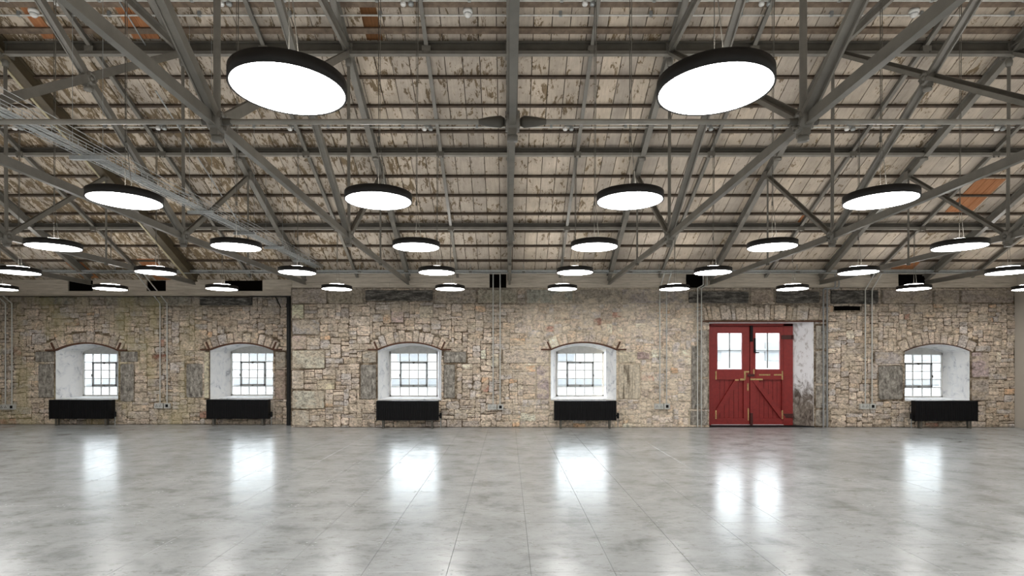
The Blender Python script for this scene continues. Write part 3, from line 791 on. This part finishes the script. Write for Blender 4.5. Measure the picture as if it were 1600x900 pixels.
# ------------------------------------------------------------------ windows
def window(nm, o, lab):
    Yi = o['Yi']; k = Yi/F
    x0, x1 = o['bx0'], o['bx1']; bzs = o['zs']-.02; rise = (o['zc']-o['zs'])*.75; z0 = o['z0']+.03
    fz1 = bzs-.02; m = MB(); fw = .035
    Yf = Yi-.03
    for a_ in ((x0, x0+fw, z0, fz1), (x1-fw, x1, z0, fz1), (x0, x1, z0, z0+fw+.02), (x0, x1, fz1-fw, fz1)):
        m.box(a_[0], a_[1], Yf, Yi+.03, a_[2], a_[3])
    root = m.build(nm, M['winframe']); tag(root, kind='structure')
    # head board closing the arch over the square frame
    ar = arc(x0, x1, bzs, bzs+rise)
    A_ = [(x0, Yi-.005, fz1)]+[(x1, Yi-.005, fz1)]+[(x, Yi-.005, z) for x, z in reversed(ar)]
    B_ = [(x, Yi+.03, z) for x, y, z in A_]
    MB().loft(A_, B_).build('head_board', M['winframe'], root)
    gx0, gx1, gz0, gz1 = x0+fw, x1-fw, z0+fw+.02, fz1-fw
    dx = (gx1-gx0)/5; dz = (gz1-gz0)/5; bt = .021
    pm = {}
    for i in range(5):
        for j in range(5):
            MB().box(gx0+i*dx+.004, gx0+(i+1)*dx-.004, Yi-.002, Yi+.002, gz0+j*dz+.004, gz0+(j+1)*dz-.004).build('pane', M['glass'], root)
    for i in range(1, 5):
        MB().box(gx0+i*dx-bt/2, gx0+i*dx+bt/2, Yi-.014, Yi+.014, gz0, gz1).build('glazing_bar', M['winframe'], root)
        MB().box(gx0, gx1, Yi-.012, Yi+.012, gz0+i*dz-bt/2, gz0+i*dz+bt/2).build('glazing_bar', M['winframe'], root)
    a0, a1, b0, b1 = gx0+dx, gx0+4*dx, gz0+dz*1.05, gz0+4*dz; ff = .046
    m = MB()
    for a_ in ((a0-.006, a0+ff-.01, b0, b1), (a1-ff+.01, a1+.006, b0, b1), (a0, a1, b0-.006, b0+ff), (a0, a1, b1-ff+.008, b1+.006)):
        m.box(a_[0], a_[1], Yi-.035, Yi-.012, a_[2], a_[3])
    cs = m.build('casement', M['casement'], root); cs['label'] = 'darker grey opening casement'
    m = MB(); cx = (a0+a1)/2
    m.box(cx-.03, cx+.03, Yi-.05, Yi-.035, b1-.02, b1+.005); m.box(cx-.012, cx+.012, Yi-.055, Yi-.035, b1-.045, b1-.01); m.box(cx-.02, cx+.02, Yi-.05, Yi-.035, b0-.005, b0+.02)
    for zz in (.45,): m.box(a0-.015, a0+.005, Yi-.05, Yi-.03, b0+(b1-b0)*zz-.03, b0+(b1-b0)*zz+.03); m.box(a1-.005, a1+.015, Yi-.05, Yi-.03, b0+(b1-b0)*zz-.03, b0+(b1-b0)*zz+.03)
    m.build('latch', M['steel_dark'], cs)
    # sill board
    MB().loft([(o['x0']+.01, YW-.01 if Yi < 13.3 else YL-.01, o['z0']+.002), (o['x1']-.01, YW-.01 if Yi < 13.3 else YL-.01, o['z0']+.002), (o['x1']-.01, YW-.01 if Yi < 13.3 else YL-.01, o['z0']+.03), (o['x0']+.01, YW-.01 if Yi < 13.3 else YL-.01, o['z0']+.03)],
              [(x0+.005, Yi-.02, o['z0']+.03), (x1-.005, Yi-.02, o['z0']+.03), (x1-.005, Yi-.02, o['z0']+.05), (x0+.005, Yi-.02, o['z0']+.05)]).build('sill', M['whitewash'], root)
    root['label'] = lab
    return root
wl = ['white arched window with steel grid, leftmost', 'white arched window left of the black drainpipe', 'white arched window right of the drainpipe', 'white arched window left of the red door', 'white arched window right of the red door']
i = 0
for o in OP['L']+OP['M']:
    if o['arch']: window('window_%d' % (i+1), o, wl[i]); i += 1
# rusted arch straps
ears = {'window_1': 'over the leftmost window', 'window_2': 'over the window left of the drainpipe', 'window_3': 'over the window right of the drainpipe', 'window_4': 'over the window left of the red door', 'window_5': 'over the window right of the red door'}
for w_ in ('L', 'M'):
    Y = YL if w_ == 'L' else YW
    for o in OP[w_]:
        if not o['arch']: continue
        thin = o['n'] == 'window_5'
        t = thing('iron_arch_bar', ((o['x0']+o['x1'])/2, Y-.03, o['zs']), ('thin rusty' if thin else 'rusty')+' curved iron arch bar '+ears[o['n']], 'iron bar', 'rusty arch bars over the windows')
        ar = arc(o['x0']-.01, o['x1']+.01, o['zs']+.005, o['zc']+.006, 16); th = .012 if thin else .034
        n = len(ar); A_ = [(x, Y-.035, z-th/2) for x, z in ar]; B_ = [(x, Y-.035, z+th/2) for x, z in ar]
        C2 = [(x, Y+.04, z-th/2) for x, z in ar]; D2 = [(x, Y+.04, z+th/2) for x, z in ar]
        m = MB(); m.add(A_+B_+C2+D2, [(k, k+1, n+k+1, n+k) for k in range(n-1)]+[(2*n+k, k, k+1, 2*n+k+1)[::-1] for k in range(n-1)]+[(n+k, n+k+1, 3*n+k+1, 3*n+k) for k in range(n-1)])
        m.build('arch_bar', M['rust'], t)
        if not thin:
            for e, d in ((o['x0'], -1), (o['x1'], 1)):
                MB().box(min(e+d*.02, e+d*.22), max(e+d*.02, e+d*.22), Y-.045, Y-.005, o['zs']-.005, o['zs']+.028).build('tie_end', M['rust'], t)
                MB().bar((e+d*.0, Y-.03, o['zs']+.01), (e+d*.08, Y-.03, o['zs']+.19), .034, .034).build('tie_end', M['rust'], t)

# ------------------------------------------------------------------ red doors
YD = 12.75; SD = F/YD
def dx_(u): return (1090+u/4.736-VX)/SD
def dz_(v): return CH+(VY-(490+v/4.736))/SD
dr = bpy.data.objects.new('door_1', None); COL.objects.link(dr); dr.location = (5.6, YD, 0)
tag(dr, 'red painted double doors with small glazed lights', kind='structure')
fm = MB(); fm.box(dx_(632), dx_(702), YD-.02, YD+.06, .02, 2.36); fm.box(dx_(88), dx_(702), YD-.02, YD+.06, dz_(92), 2.37); fm.box(dx_(84), dx_(97), YD-.02, YD+.06, .02, 2.36)
fm.build('door_frame', M['red'], dr)
m = MB(); m.box(4.57, 6.95, 12.47, 12.80, 0, .022); m.build('threshold', M['black_metal'], dr)
def leaf(u0, u1, wu0, wu1, brace, side):
    z0, z1 = .035, dz_(96)
    m = MB(); x0, x1 = dx_(u0), dx_(u1)
    wx0, wx1, wz0, wz1 = dx_(wu0), dx_(wu1), dz_(405), dz_(145)
    fx0, fx1 = (dx_(132), dx_(338)) if side < 0 else (dx_(428), dx_(622))
    Yf = YD-.02
    m.box(x0, wx0, Yf, YD+.03, wz0-.02, z1); m.box(wx1, x1, Yf, YD+.03, wz0-.02, z1)
    m.box(wx0, wx1, Yf, YD+.03, wz1, z1); m.box(x0, fx0, Yf, YD+.03, z0, wz0-.02); m.box(fx1, x1, Yf, YD+.03, z0, wz0-.02)
    m.box(fx0, fx1, Yf, YD+.03, z0, dz_(775))
    lf = m.build('door_leaf', M['red'], dr)
    MB().box(fx0, fx1, Yf-.012, YD+.03, dz_(488), wz0-.02+.0).build('middle_rail', M['red'], lf)
    nb = 6; bw_ = (fx1-fx0)/nb
    for k in range(nb): MB().box(fx0+k*bw_+.004, fx0+(k+1)*bw_-.004, YD+.014+(.003 if k % 2 else 0), YD+.03, dz_(775), dz_(488)).build('door_board', M['red'], lf)
    MB().box(fx0, fx1, YD+.022, YD+.034, dz_(775), dz_(488)).build('backing', M['dark_red_gap'], lf)
    (ua, va, ub, vb) = brace
    MB().bar((dx_(ua), YD-.008, dz_(va)), (dx_(ub), YD-.008, dz_(vb)), .105, .05, (0, 1, 0)).build('diagonal_brace', M['red'], lf)
    # 2x2 light
    cx = (wx0+wx1)/2; cz = dz_(274)
    for a_, b_ in ((wx0, cx), (cx, wx1)):
        for c1, c2 in ((wz0, cz), (cz, wz1)):
            MB().box(a_+.003, b_-.003, YD+.004, YD+.008, c1+.003, c2-.003).build('pane', M['glass'], lf)
    m = MB(); m.box(cx-.011, cx+.011, YD-.012, YD+.02, wz0, wz1); m.box(wx0, wx1, YD-.012, YD+.02, cz-.009, cz+.009); m.build('glazing_bar', M['casement'], lf)
    # worn edges of the joinery
    m = MB(); e = .006
    for z_a, z_b in ((dz_(488), dz_(425)), (dz_(778), dz_(715))):
        for xx in ((fx0,) if side < 0 else (fx1,)): m.box(xx-.014, xx+.014, Yf-.015, Yf-.006, z_a, z_b)
    if side < 0:
        m.box(dx_(340), dx_(352), Yf-.015, Yf-.006, dz_(488), dz_(428)); m.box(dx_(340), dx_(378), Yf-.006, Yf-.0005, dz_(436), dz_(425)); m.box(dx_(272), dx_(300), Yf-.015, Yf-.008, dz_(496), dz_(486)); m.box(dx_(310), dx_(345), Yf-.015, Yf-.008, dz_(494), dz_(480))
        m.box(dx_(364), dx_(374), Yf-.006, Yf-.0005, dz_(570), dz_(515)); m.box(dx_(368), dx_(376), Yf-.006, Yf-.0005, dz_(790), dz_(700))
    else:
        m.box(dx_(450), dx_(532), Yf-.016, Yf-.008, dz_(458), dz_(448)); m.box(dx_(560), dx_(615), Yf-.016, Yf-.008, dz_(458), dz_(448)); m.box(dx_(385), dx_(476), Yf-.016, Yf-.008, dz_(492), dz_(480)); m.box(dx_(408), dx_(418), Yf-.006, Yf-.0005, dz_(450), dz_(412))
    m.build('worn_edge', M['worn'], lf)['label'] = 'paint worn back to bare wood'
    return lf
m = MB(); m.box(dx_(374), dx_(394), YD+.02, YD+.06, .03, dz_(92)); m.box(dx_(88), dx_(702), YD+.02, YD+.07, dz_(110), 2.37); m.box(dx_(88), dx_(110), YD+.02, YD+.06, 0, 2.36); m.box(dx_(615), dx_(704), YD+.02, YD+.06, 0, 2.36); m.box(dx_(88), dx_(702), YD+.02, YD+.06, 0, .08)  # strips added behind the leaves to block sky light leaking through gaps
m.build('sky_leak_stop', M['dark_red_gap'], dr)
l1 = leaf(97, 381, 145, 327, (290, 490, 120, 765), -1)
l2 = leaf(386, 630, 427, 607, (418, 490, 632, 775), 1)
m = MB(); m.box(dx_(384), dx_(402), YD-.055, YD-.02, dz_(208), dz_(90)); m.build('bolt', M['black_metal'], l1)
m = MB(); m.box(dx_(412), dx_(424), YD-.05, YD-.02, dz_(290), dz_(182)); m.tube((dx_(420), YD-.06, dz_(289)), (dx_(446), YD-.06, dz_(289)), .012, 8); m.build('handle', M['black_metal'], l2)
m = MB(); m.box(dx_(384), dx_(402), YD-.05, YD-.02, dz_(838), dz_(735)); m.box(dx_(366), dx_(416), YD-.04, YD-.02, dz_(465), dz_(447)); m.build('bolt', M['darkred'], l2)
m = MB()
for v in (160, 740): m.box(dx_(615), dx_(705), YD-.03, YD-.018, dz_(v+30), dz_(v)); m.lathe((dx_(697), YD-.03, dz_(v+30)), [(.02, 0), (.02, .09), (.001, .09)], 8)
m.build('hinge', M['darkred'], dr)
m = MB().box(dx_(100), dx_(632), YD-.025, YD+.0, .022, .034); m.build('weather_strip', M['white_plastic'], dr)
t = thing('iron_lintel', (5.75, YW-.03, 2.39), 'long flat rusty iron lintel over the red double doors', 'lintel')
MB().box(4.42, 7.16, YW-.04, YW+.24, 2.388, 2.412).build('bar', M['rust'], t)

# ------------------------------------------------------------------ radiators
def radiator(px0, px1, py0, py1, Yf, Yw, lab, valve):
    s = F/Yf; x0, x1 = (px0-VX)/s, (px1-VX)/s; z1, z0 = CH+(VY-py0)/s, CH+(VY-py1)/s
    t = thing('radiator', ((x0+x1)/2, Yf+.07, 0), lab, 'radiator', 'black radiators under the windows')
    D = .14
    m = MB(); m.box(x0, x1, Yf+.012, Yf+D, z0, z1); m.box(x0-.004, x0+.012, Yf, Yf+D, z0-.005, z1+.005); m.box(x1-.012, x1+.004, Yf, Yf+D, z0-.005, z1+.005); m.build('body', M['black_metal'], t)
    m = MB(); n = 34; st_ = (x1-x0-.03)/n
    for k in range(n):
        a_ = x0+.015+k*st_
        m.add([(a_+.004, Yf+.014, z0+.01), (a_+.010, Yf, z0+.01), (a_+st_-.010, Yf, z0+.01), (a_+st_-.004, Yf+.014, z0+.01), (a_+.004, Yf+.014, z1-.01), (a_+.010, Yf, z1-.01), (a_+st_-.010, Yf, z1-.01), (a_+st_-.004, Yf+.014, z1-.01)],
              [(0, 1, 5, 4), (1, 2, 6, 5), (2, 3, 7, 6), (4, 5, 6, 7), (3, 2, 1, 0)])
    m.build('fluted_front', M['black_metal'], t)
    m = MB(); m.box(x0, x1, Yf, Yf+D, z1, z1+.008); m.build('top_grille', M['black_metal'], t)
    for xx in (x0+.14, x1-.14):
        for yy in (Yf+.03, Yf+D-.03):
            MB().box(xx-.02, xx+.02, yy-.008, yy+.008, 0, z0).build('leg', M['steel_dark'], t)
    m = MB(); xv = x1 if valve > 0 else x0
    m.tube((xv, Yf+.07, z0+.10), (xv+valve*.06, Yf+.07, z0+.10), .02, 10); m.tube((xv+valve*.05, Yf+.07, z0+.04), (xv+valve*.05, Yf+.07, z0+.16), .027, 12)
    m.build('valve', M['black_metal'], t)
    MB().tube((xv+valve*.05, Yf+.07, 0), (xv+valve*.05, Yf+.07, z0+.05), .009, 8).build('feed_pipe', M['galv'], t)
radiator(76.5, 173, 625.5, 654.5, 12.76, YL, 'black radiator under the leftmost window', 1)
radiator(322.5, 418.5, 625, 654.5, 12.76, YL, 'black radiator under the window left of the drainpipe', 1)
radiator(588, 684.5, 627, 657, 12.20, YW, 'black fluted radiator under the window right of the drainpipe', 1)
radiator(866.5, 963, 627, 657, 12.20, YW, 'black fluted radiator under the window left of the red door', 1)
radiator(1431, 1528, 627, 658, 12.20, YW, 'black fluted radiator under the window right of the red door', -1)

# ------------------------------------------------------------------ drainpipe
t = thing('drainpipe', (-5.1, 12.88, 0), 'tall black round drainpipe in the wall corner left of the pale quoins', 'drainpipe')
xp = (451.6-VX)*12.88/F
MB().tube((xp, 12.88, 0), (xp, 12.88, 3.02), .054, 16).build('pipe', M['iron_pipe'], t)
for z in (.45, 1.55, 2.75): MB().tube((xp, 12.88, z), (xp, 12.88, z+.09), .064, 16).build('collar', M['iron_pipe'], t)
m = MB(); m.box(xp-.9, xp+.06, 12.84, 12.92, 3.0, 3.03); m.bar((xp-.32, 12.9, 3.0), (xp-.2, 12.9, 2.75), .02, .02); m.build('bracket', M['iron_pipe'], t)

# ------------------------------------------------------------------ conduits with sockets
def sock(px, py, Y, lab, dark=False):
    p = P(px, py, Y-.05); t = thing('socket_box', (p.x, Y-.03, p.z), lab, 'socket', 'socket boxes at the feet of the conduits')
    wd = .10 if not dark else .065
    MB().box(p.x-wd, p.x+wd, Y-.075, Y-.012, p.z-.06, p.z+.06).build('box', M['conduit'], t)
    m = MB()
    if dark: m.box(p.x-.03, p.x+.03, Y-.08, Y-.074, p.z-.03, p.z+.035)
    else:
        for k in (-1, 1):
            m.box(p.x+k*.045-.022, p.x+k*.045-.012, Y-.08, Y-.074, p.z-.02, p.z+.0); m.box(p.x+k*.045+.012, p.x+k*.045+.022, Y-.08, Y-.074, p.z-.02, p.z+.0); m.box(p.x+k*.045-.004, p.x+k*.045+.004, Y-.08, Y-.074, p.z+.01, p.z+.03)
    m.build('outlet', M['black_metal'], t)
pairs = [(8.5, 18.5, 474, 636, YL, 'at the far left edge'), (250, 261, 474, 634, YL, 'between the two left windows'), (770.5, 781.5, 0, 636, YW, 'between the two middle windows'),
         (1031, 1041.5, 452, 635, YW, 'left of the red door'), (1352, 1362.5, 453, 635, YW, 'left of the rightmost window')]
for pa, pb, bend, foot, Yw_, where in pairs:
    Yc = Yw_-.055
    for k, px in enumerate((pa, pb)):
        side = 'left' if k == 0 else 'right'
        lo = P(px, foot-4, Yc); top_z = ZU-.03
        Yt = Yc if bend == 0 else YU+.01
        if bend == 0:
            pts = [lo, (lo.x, Yc, 3.60)]
            lo_x = lo.x
        else:
            bz = P(px, bend, Yc).z; pts = [lo, (lo.x, Yc, bz), (lo.x+(-.0 if px < VX else .02), Yt, top_z)]
        t = thing('conduit', (lo.x, Yc, lo.z), '%s galvanised conduit of the pair %s' % (side, where), 'conduit', 'conduit pairs on the stone wall')
        MB().path(pts, .0135, 10).build('pipe', M['conduit'], t)
        z = lo.z+.4
        while z < 2.8: MB().box(lo.x-.025, lo.x+.025, Yc-.005, Yw_-.018, z, z+.018).build('saddle', M['galv'], t); z += .62
        sock(px-(1.5 if k == 0 else -.5), foot, Yw_, ('twin socket box' if k == 0 else 'small dark-faced switch box')+' at the foot of the conduits '+where, k == 1)
for px, yt, yb, where, z2 in ((1090, 450, 666, 'left of the red door, by the grey jamb', 1), (1096, 450, 666, 'tight beside the red door, nearer the door', 1), (1286.5, 453, 660, 'right of the door pier, left of its neighbour', 1), (1292.5, 453, 660, 'right of the door pier, nearer the vent slot', 1)):
    Yc = YW-.05; lo = P(px, yb, Yc); hi = P(px, yt, Yc)
    t = thing('conduit', (lo.x, Yc, max(lo.z, 0)), 'full-height grey conduit '+where, 'conduit', 'full-height conduits beside the door')
    pts = [(lo.x, Yc, .005), (hi.x, Yc, hi.z)]
    if px > 1280: pts += [(hi.x+.03, Yc-.0, hi.z+.03), (hi.x+.20, Yc-.06, hi.z+.035), (hi.x+.22, 12.36, hi.z+.07), (hi.x+.22, 12.36, 3.46)]
    else: pts += [(hi.x+.08, Yc, hi.z+.04), (hi.x+.10, 12.36, hi.z+.06), (hi.x+.10, 12.36, 3.46)]
    MB().path(pts, .014 if px < 1280 else .016, 8).build('pipe', M['conduit' if px < 1280 else 'casement'], t)
    z = .5
    while z < 2.9: MB().box(lo.x-.028, lo.x+.028, Yc-.006, YW-.018, z, z+.018).build('saddle', M['galv'], t); z += .55

# ------------------------------------------------------------------ pendant lamps
LZ = CH+.631*2.25; LR = .295
def lamp_proto():
    t = bpy.data.objects.new('pendant_lamp', None); COL.objects.link(t)
    m = MB(); n = 64
    m.lathe((0, 0, 0), [(LR-.008, 0.0), (LR, 0.0), (LR, .068), (LR-.01, .072), (.02, .072), (.02, .060), (LR-.012, .058), (LR-.012, .004), (LR-.008, 0)], n)
    o = m.build('rim', M['black_rim']); o.parent = t
    m = MB(); m.lathe((0, 0, 0), [(.0001, .003), (LR*.5, .003), (LR-.009, .003), (LR-.011, .012)], n, smooth=False); o = m.build('diffuser', M['lamp_down']); o.parent = t
    m = MB(); m.lathe((0, 0, 0), [(LR*.60, .073), (LR*.60, .090), (LR*.57, .093), (.0001, .094)], 40, smooth=False); o = m.build('upper_diffuser', M['lamp_up']); o.parent = t
    return t
lp = lamp_proto()
CX = [-10.17, -7.95, -5.72, -3.42, -1.155, 1.09, 3.33, 5.69, 8.12, 10.46]
RY = [2.905, 4.92, 6.935, 8.94, 11.01]
rowname = ['nearest and largest row', 'second row from the front', 'third row from the front', 'fourth row from the front', 'farthest row by the stone wall']
first = True; wires = {}
def place_lamp(x, y, lab, grp):
    global first
    if first: o = lp; o.location = (x, y, LZ); first = False
    else: o = copy_tree(lp, loc=(x, y, LZ))
    tag(o, lab, 'lamp', grp)
    zr = roof(y)-.02-LZ; m = MB()
    yk = .55
    m.tube((0, 0, yk), (0, 0, zr), .0035, 6)
    m.tube((0, 0, .10), (0, 0, yk), .0025, 6)
    m.tube((0, 0, yk-.02), (0, 0, yk+.03), .009, 8); m.tube((.06, .0, .10), (.012, 0, yk), .003, 6); m.tube((.012, 0, yk), (.03, 0, zr), .003, 6)
    c = m.build('suspension_wire', M['steel'], None); c.parent = o
for ri, y in enumerate(RY):
    vis = [x for x in CX if -40 < VX+x*F/y < 1640]
    for n, x in enumerate(vis):
        L_ = 'left' if x < 0 else 'right'
        rank = sorted([abs(q) for q in vis if (q < 0) == (x < 0)]).index(abs(x))
        lab = 'round glowing black-rimmed pendant lamp, %s, %s %s of the middle' % (rowname[ri], ordw[rank+1], L_)
        place_lamp(x, y, lab, 'round pendant lamps, '+rowname[ri])
side_of = lambda x: '%s %s of the middle' % (ordw[sorted([abs(q) for q in CX if (q < 0) == (x < 0)]).index(abs(x))+1], 'left' if x < 0 else 'right')
for n, y in enumerate((.89, -1.12, -3.13, -5.14, -7.15, -9.2, -11.2)):
    for x in CX: place_lamp(x, y, 'round black-rimmed pendant lamp overhead or behind the viewpoint, row %s, %s' % ('one two three four five six seven'.split()[n], side_of(x)), 'round pendant lamps behind the viewpoint')
for ri, y in enumerate(RY):
    for x in CX:
        if not -40 < VX+x*F/y < 1640: place_lamp(x, y, 'black-rimmed pendant lamp outside the frame, %s, %s' % (rowname[ri].split(' by')[0].split(' from')[0], side_of(x)), 'round pendant lamps beyond the picture edge')

# ------------------------------------------------------------------ cable tray
XT = -4.16; t = thing('cable_tray', (XT, 8, 3.5), 'long galvanised wire basket cable tray slung on brackets at the left', 'cable tray')
def trz(y): return CH+y*0+ .0 + (2.03 if True else 0)
ZT = CH+2.03; tw = .10
m = MB()
for dx in (-tw, -tw/2, 0, tw/2, tw): m.tube((XT+dx, .5, ZT), (XT+dx, 12.1, ZT), .004, 5)
for dx in (-tw, tw): m.tube((XT+dx, .5, ZT+.06), (XT+dx, 12.1, ZT+.06), .004, 5); m.tube((XT+dx, .5, ZT+.03), (XT+dx, 12.1, ZT+.03), .003, 5)
m.build('long_wire', M['galv'], t)
m = MB(); y = .6
while y < 12.1:
    for a_, b_ in (((-tw, .06), (-tw, 0)), ((-tw, 0), (tw, 0)), ((tw, 0), (tw, .06))): m.tube((XT+a_[0], y, ZT+a_[1]), (XT+b_[0], y, ZT+b_[1]), .003, 4)
    y += .10
tag(m.build('cross_wire', M['galv'], t), kind='stuff')
for k, (dx, r) in enumerate(((-.07, .009), (-.045, .011), (-.015, .008), (.02, .010), (.05, .007))):
    pts = [Vector((XT+dx+.012*math.sin(q*.9+k*2), .5+q*.5, ZT+.014+.004*math.sin(q+k))) for q in range(24)]
    MB().path(pts, r, 6).build('cable', M['white_plastic' if k == 0 else 'galv' if k % 2 else 'casement'], t)
for py in (5.45, 7.45, 8.7, 9.8, 11.1):
    m = MB(); m.box(XT-.17, XT+.17, py-.02, py+.02, ZT-.045, ZT-.006); m.build('support_bracket', M['galv'], t)
    m = MB()
    for dx in (-.15, .15): m.tube((XT+dx, py, ZT-.05), (XT+dx, py, roof(py)-.03), .0022, 6)
    m.build('hanger_rod', M['galv'], t)
# two slack suspension wires beside the tray
t = thing('catenary_wire', (XT+.22, 4, ZT+.25), 'thin paired steel wires stretched beside and above the wire cable tray', 'wire')
for dx, dz in ((.14, .07), (.17, .10)):
    pts = [Vector((XT+dx, .5+q, ZT+dz-.02*math.sin(q*1.3))) for q in range(12)]; MB().path(pts, .0035, 5).build('strand', M['galv'], t)

# ------------------------------------------------------------------ ceiling conduits, detectors, beacons
def ceiling_conduit(py, lab, off=.06):
    Y = F*(8.478-off)/(VY-py+451.2); t = thing('ceiling_conduit', (0, Y, roof(Y)-off), lab, 'conduit', 'conduits across the ceiling')
    MB().tube((XLFT, Y, roof(Y)-off), (XR, Y, roof(Y)-off), .012, 8).build('pipe', M['conduit'], t)
    me = MB().box(-.02, .02, -.02, .02, -.012, .05).mesh('saddle', M['galv']); x = XLFT+.5
    while x < XR:
        c = bpy.data.objects.new('saddle', me); COL.objects.link(c); c.parent = t; c.location = (x-t.location.x, 0, 0); x += 1.2
    return Y
Ya = ceiling_conduit(24, 'bright thin conduit across the topmost ceiling boards, carrying the smoke detectors', .05)
Yb_ = ceiling_conduit(199, 'thin conduit across the ceiling just under the overhead tie rods', .05)
Yc_ = ceiling_conduit(1, 'pale conduit at the very top edge of the ceiling', .07)
for n, (xa_, ya_, yb_, lab) in enumerate(((-5.31, 8.3, 10.9, 'thin bright conduit running down the slope left of the second left truss'), (-5.05, 6.9, 8.1, 'short bright conduit running down the slope near the orange boards'))):
    t = thing('ceiling_conduit', (xa_, ya_, roof(ya_)-.05), lab, 'conduit')
    MB().tube((xa_, ya_, roof(ya_)-.06), (xa_, yb_, roof(yb_)-.06), .010, 8).build('pipe', M['galv'], t)
for px, lab in ((53, 'white smoke detector on the orange boards at the top left'), (731, 'white smoke detector left of the middle truss'), (1428, 'white smoke detector at the top right')):
    Y = F*(8.478-.1)/(VY-27+451.2); x = (px-VX)*Y/F; z = roof(Y)-.03
    t = thing('smoke_detector', (x, Y, z), lab, 'smoke detector', 'smoke detectors on the ceiling')
    MB().lathe((x, Y, z), [(.001, .03), (.062, .03), (.065, 0), (.058, -.02), (.001, -.02)], 24).build('base', M['white_plastic'], t)
    MB().lathe((x, Y, z-.02), [(.045, 0), (.048, -.02), (.03, -.045), (.001, -.05)], 20).build('head', M['white_plastic'], t)
    MB().lathe((x, Y, z-.02), [(.049, -.006), (.049, -.014)], 20).build('vent_ring', M['casement'], t)
for px, py, lab in ((636, 4, 'at the top edge left of the middle truss'), (920, 4, 'at the top edge right of the middle truss'), (1490, 3, 'at the top edge at the far right'), (95, 3, 'at the top edge at the far left'), (352, 4, 'at the top edge above the left large lamp'), (1196, 4, 'at the top edge above the right large lamp'),
                    (668, 200, 'under the tie rod left of the middle truss'), (888, 200, 'under the tie rod right of the middle truss'), (1106, 200, 'under the tie rod below the right large lamp'), (1328, 200, 'under the tie rod right of the first right truss'), (1562, 200, 'under the tie rod at the far right'),
                    (458, 200, 'under the tie rod below the left large lamp'), (252, 199, 'under the tie rod left of the first left truss'), (28, 199, 'at the far left beside the cable tray')):
    Y = F*(8.478-.07)/(VY-py+451.2); x = (px-VX)*Y/F; z = roof(Y)-.075
    t = thing('emergency_spot', (x, Y, z), 'small white twin-headed emergency spot '+lab, 'emergency light', 'twin emergency spots on the ceiling')
    for dx in (-.05, .05):
        MB().lathe((x+dx, Y, z), [(.001, .03), (.03, .025), (.038, -.02), (.03, -.035), (.001, -.036)], 14).build('spot_head', M['white_plastic' if dx < 0 else 'galv'], t)
    MB().box(x-.06, x+.06, Y-.015, Y+.015, z+.02, z+.045).build('bracket', M['galv'], t)

# ------------------------------------------------------------------ outside
yd = MB().box(-60, 60, 13.3, 80, -.4, -.25); tag(yd.build('ground', M['asphalt']), 'pale yard outside the windows', None, None, 'structure')
t = thing('outside_building', (0, 30, -.25), 'pale rendered building seen washed out through the windows', 'building')
MB().box(-32, 32, 30, 38, -.25, 4.0).build('facade', M['outwall'], t)
m = MB(); m.box(-32, 32, 29.8, 30, .2, .5); m.box(-32, 32, 29.8, 30, 2.0, 2.15); m.box(-32.3, 32.3, 29.6, 38.4, 4.0, 4.2); m.build('band_course', M['outband'], t)
for k in range(16): MB().box(-30+k*4, -28.4+k*4, 29.9, 30.0, 1.5, 2.5).build('window', M['outband'], t)
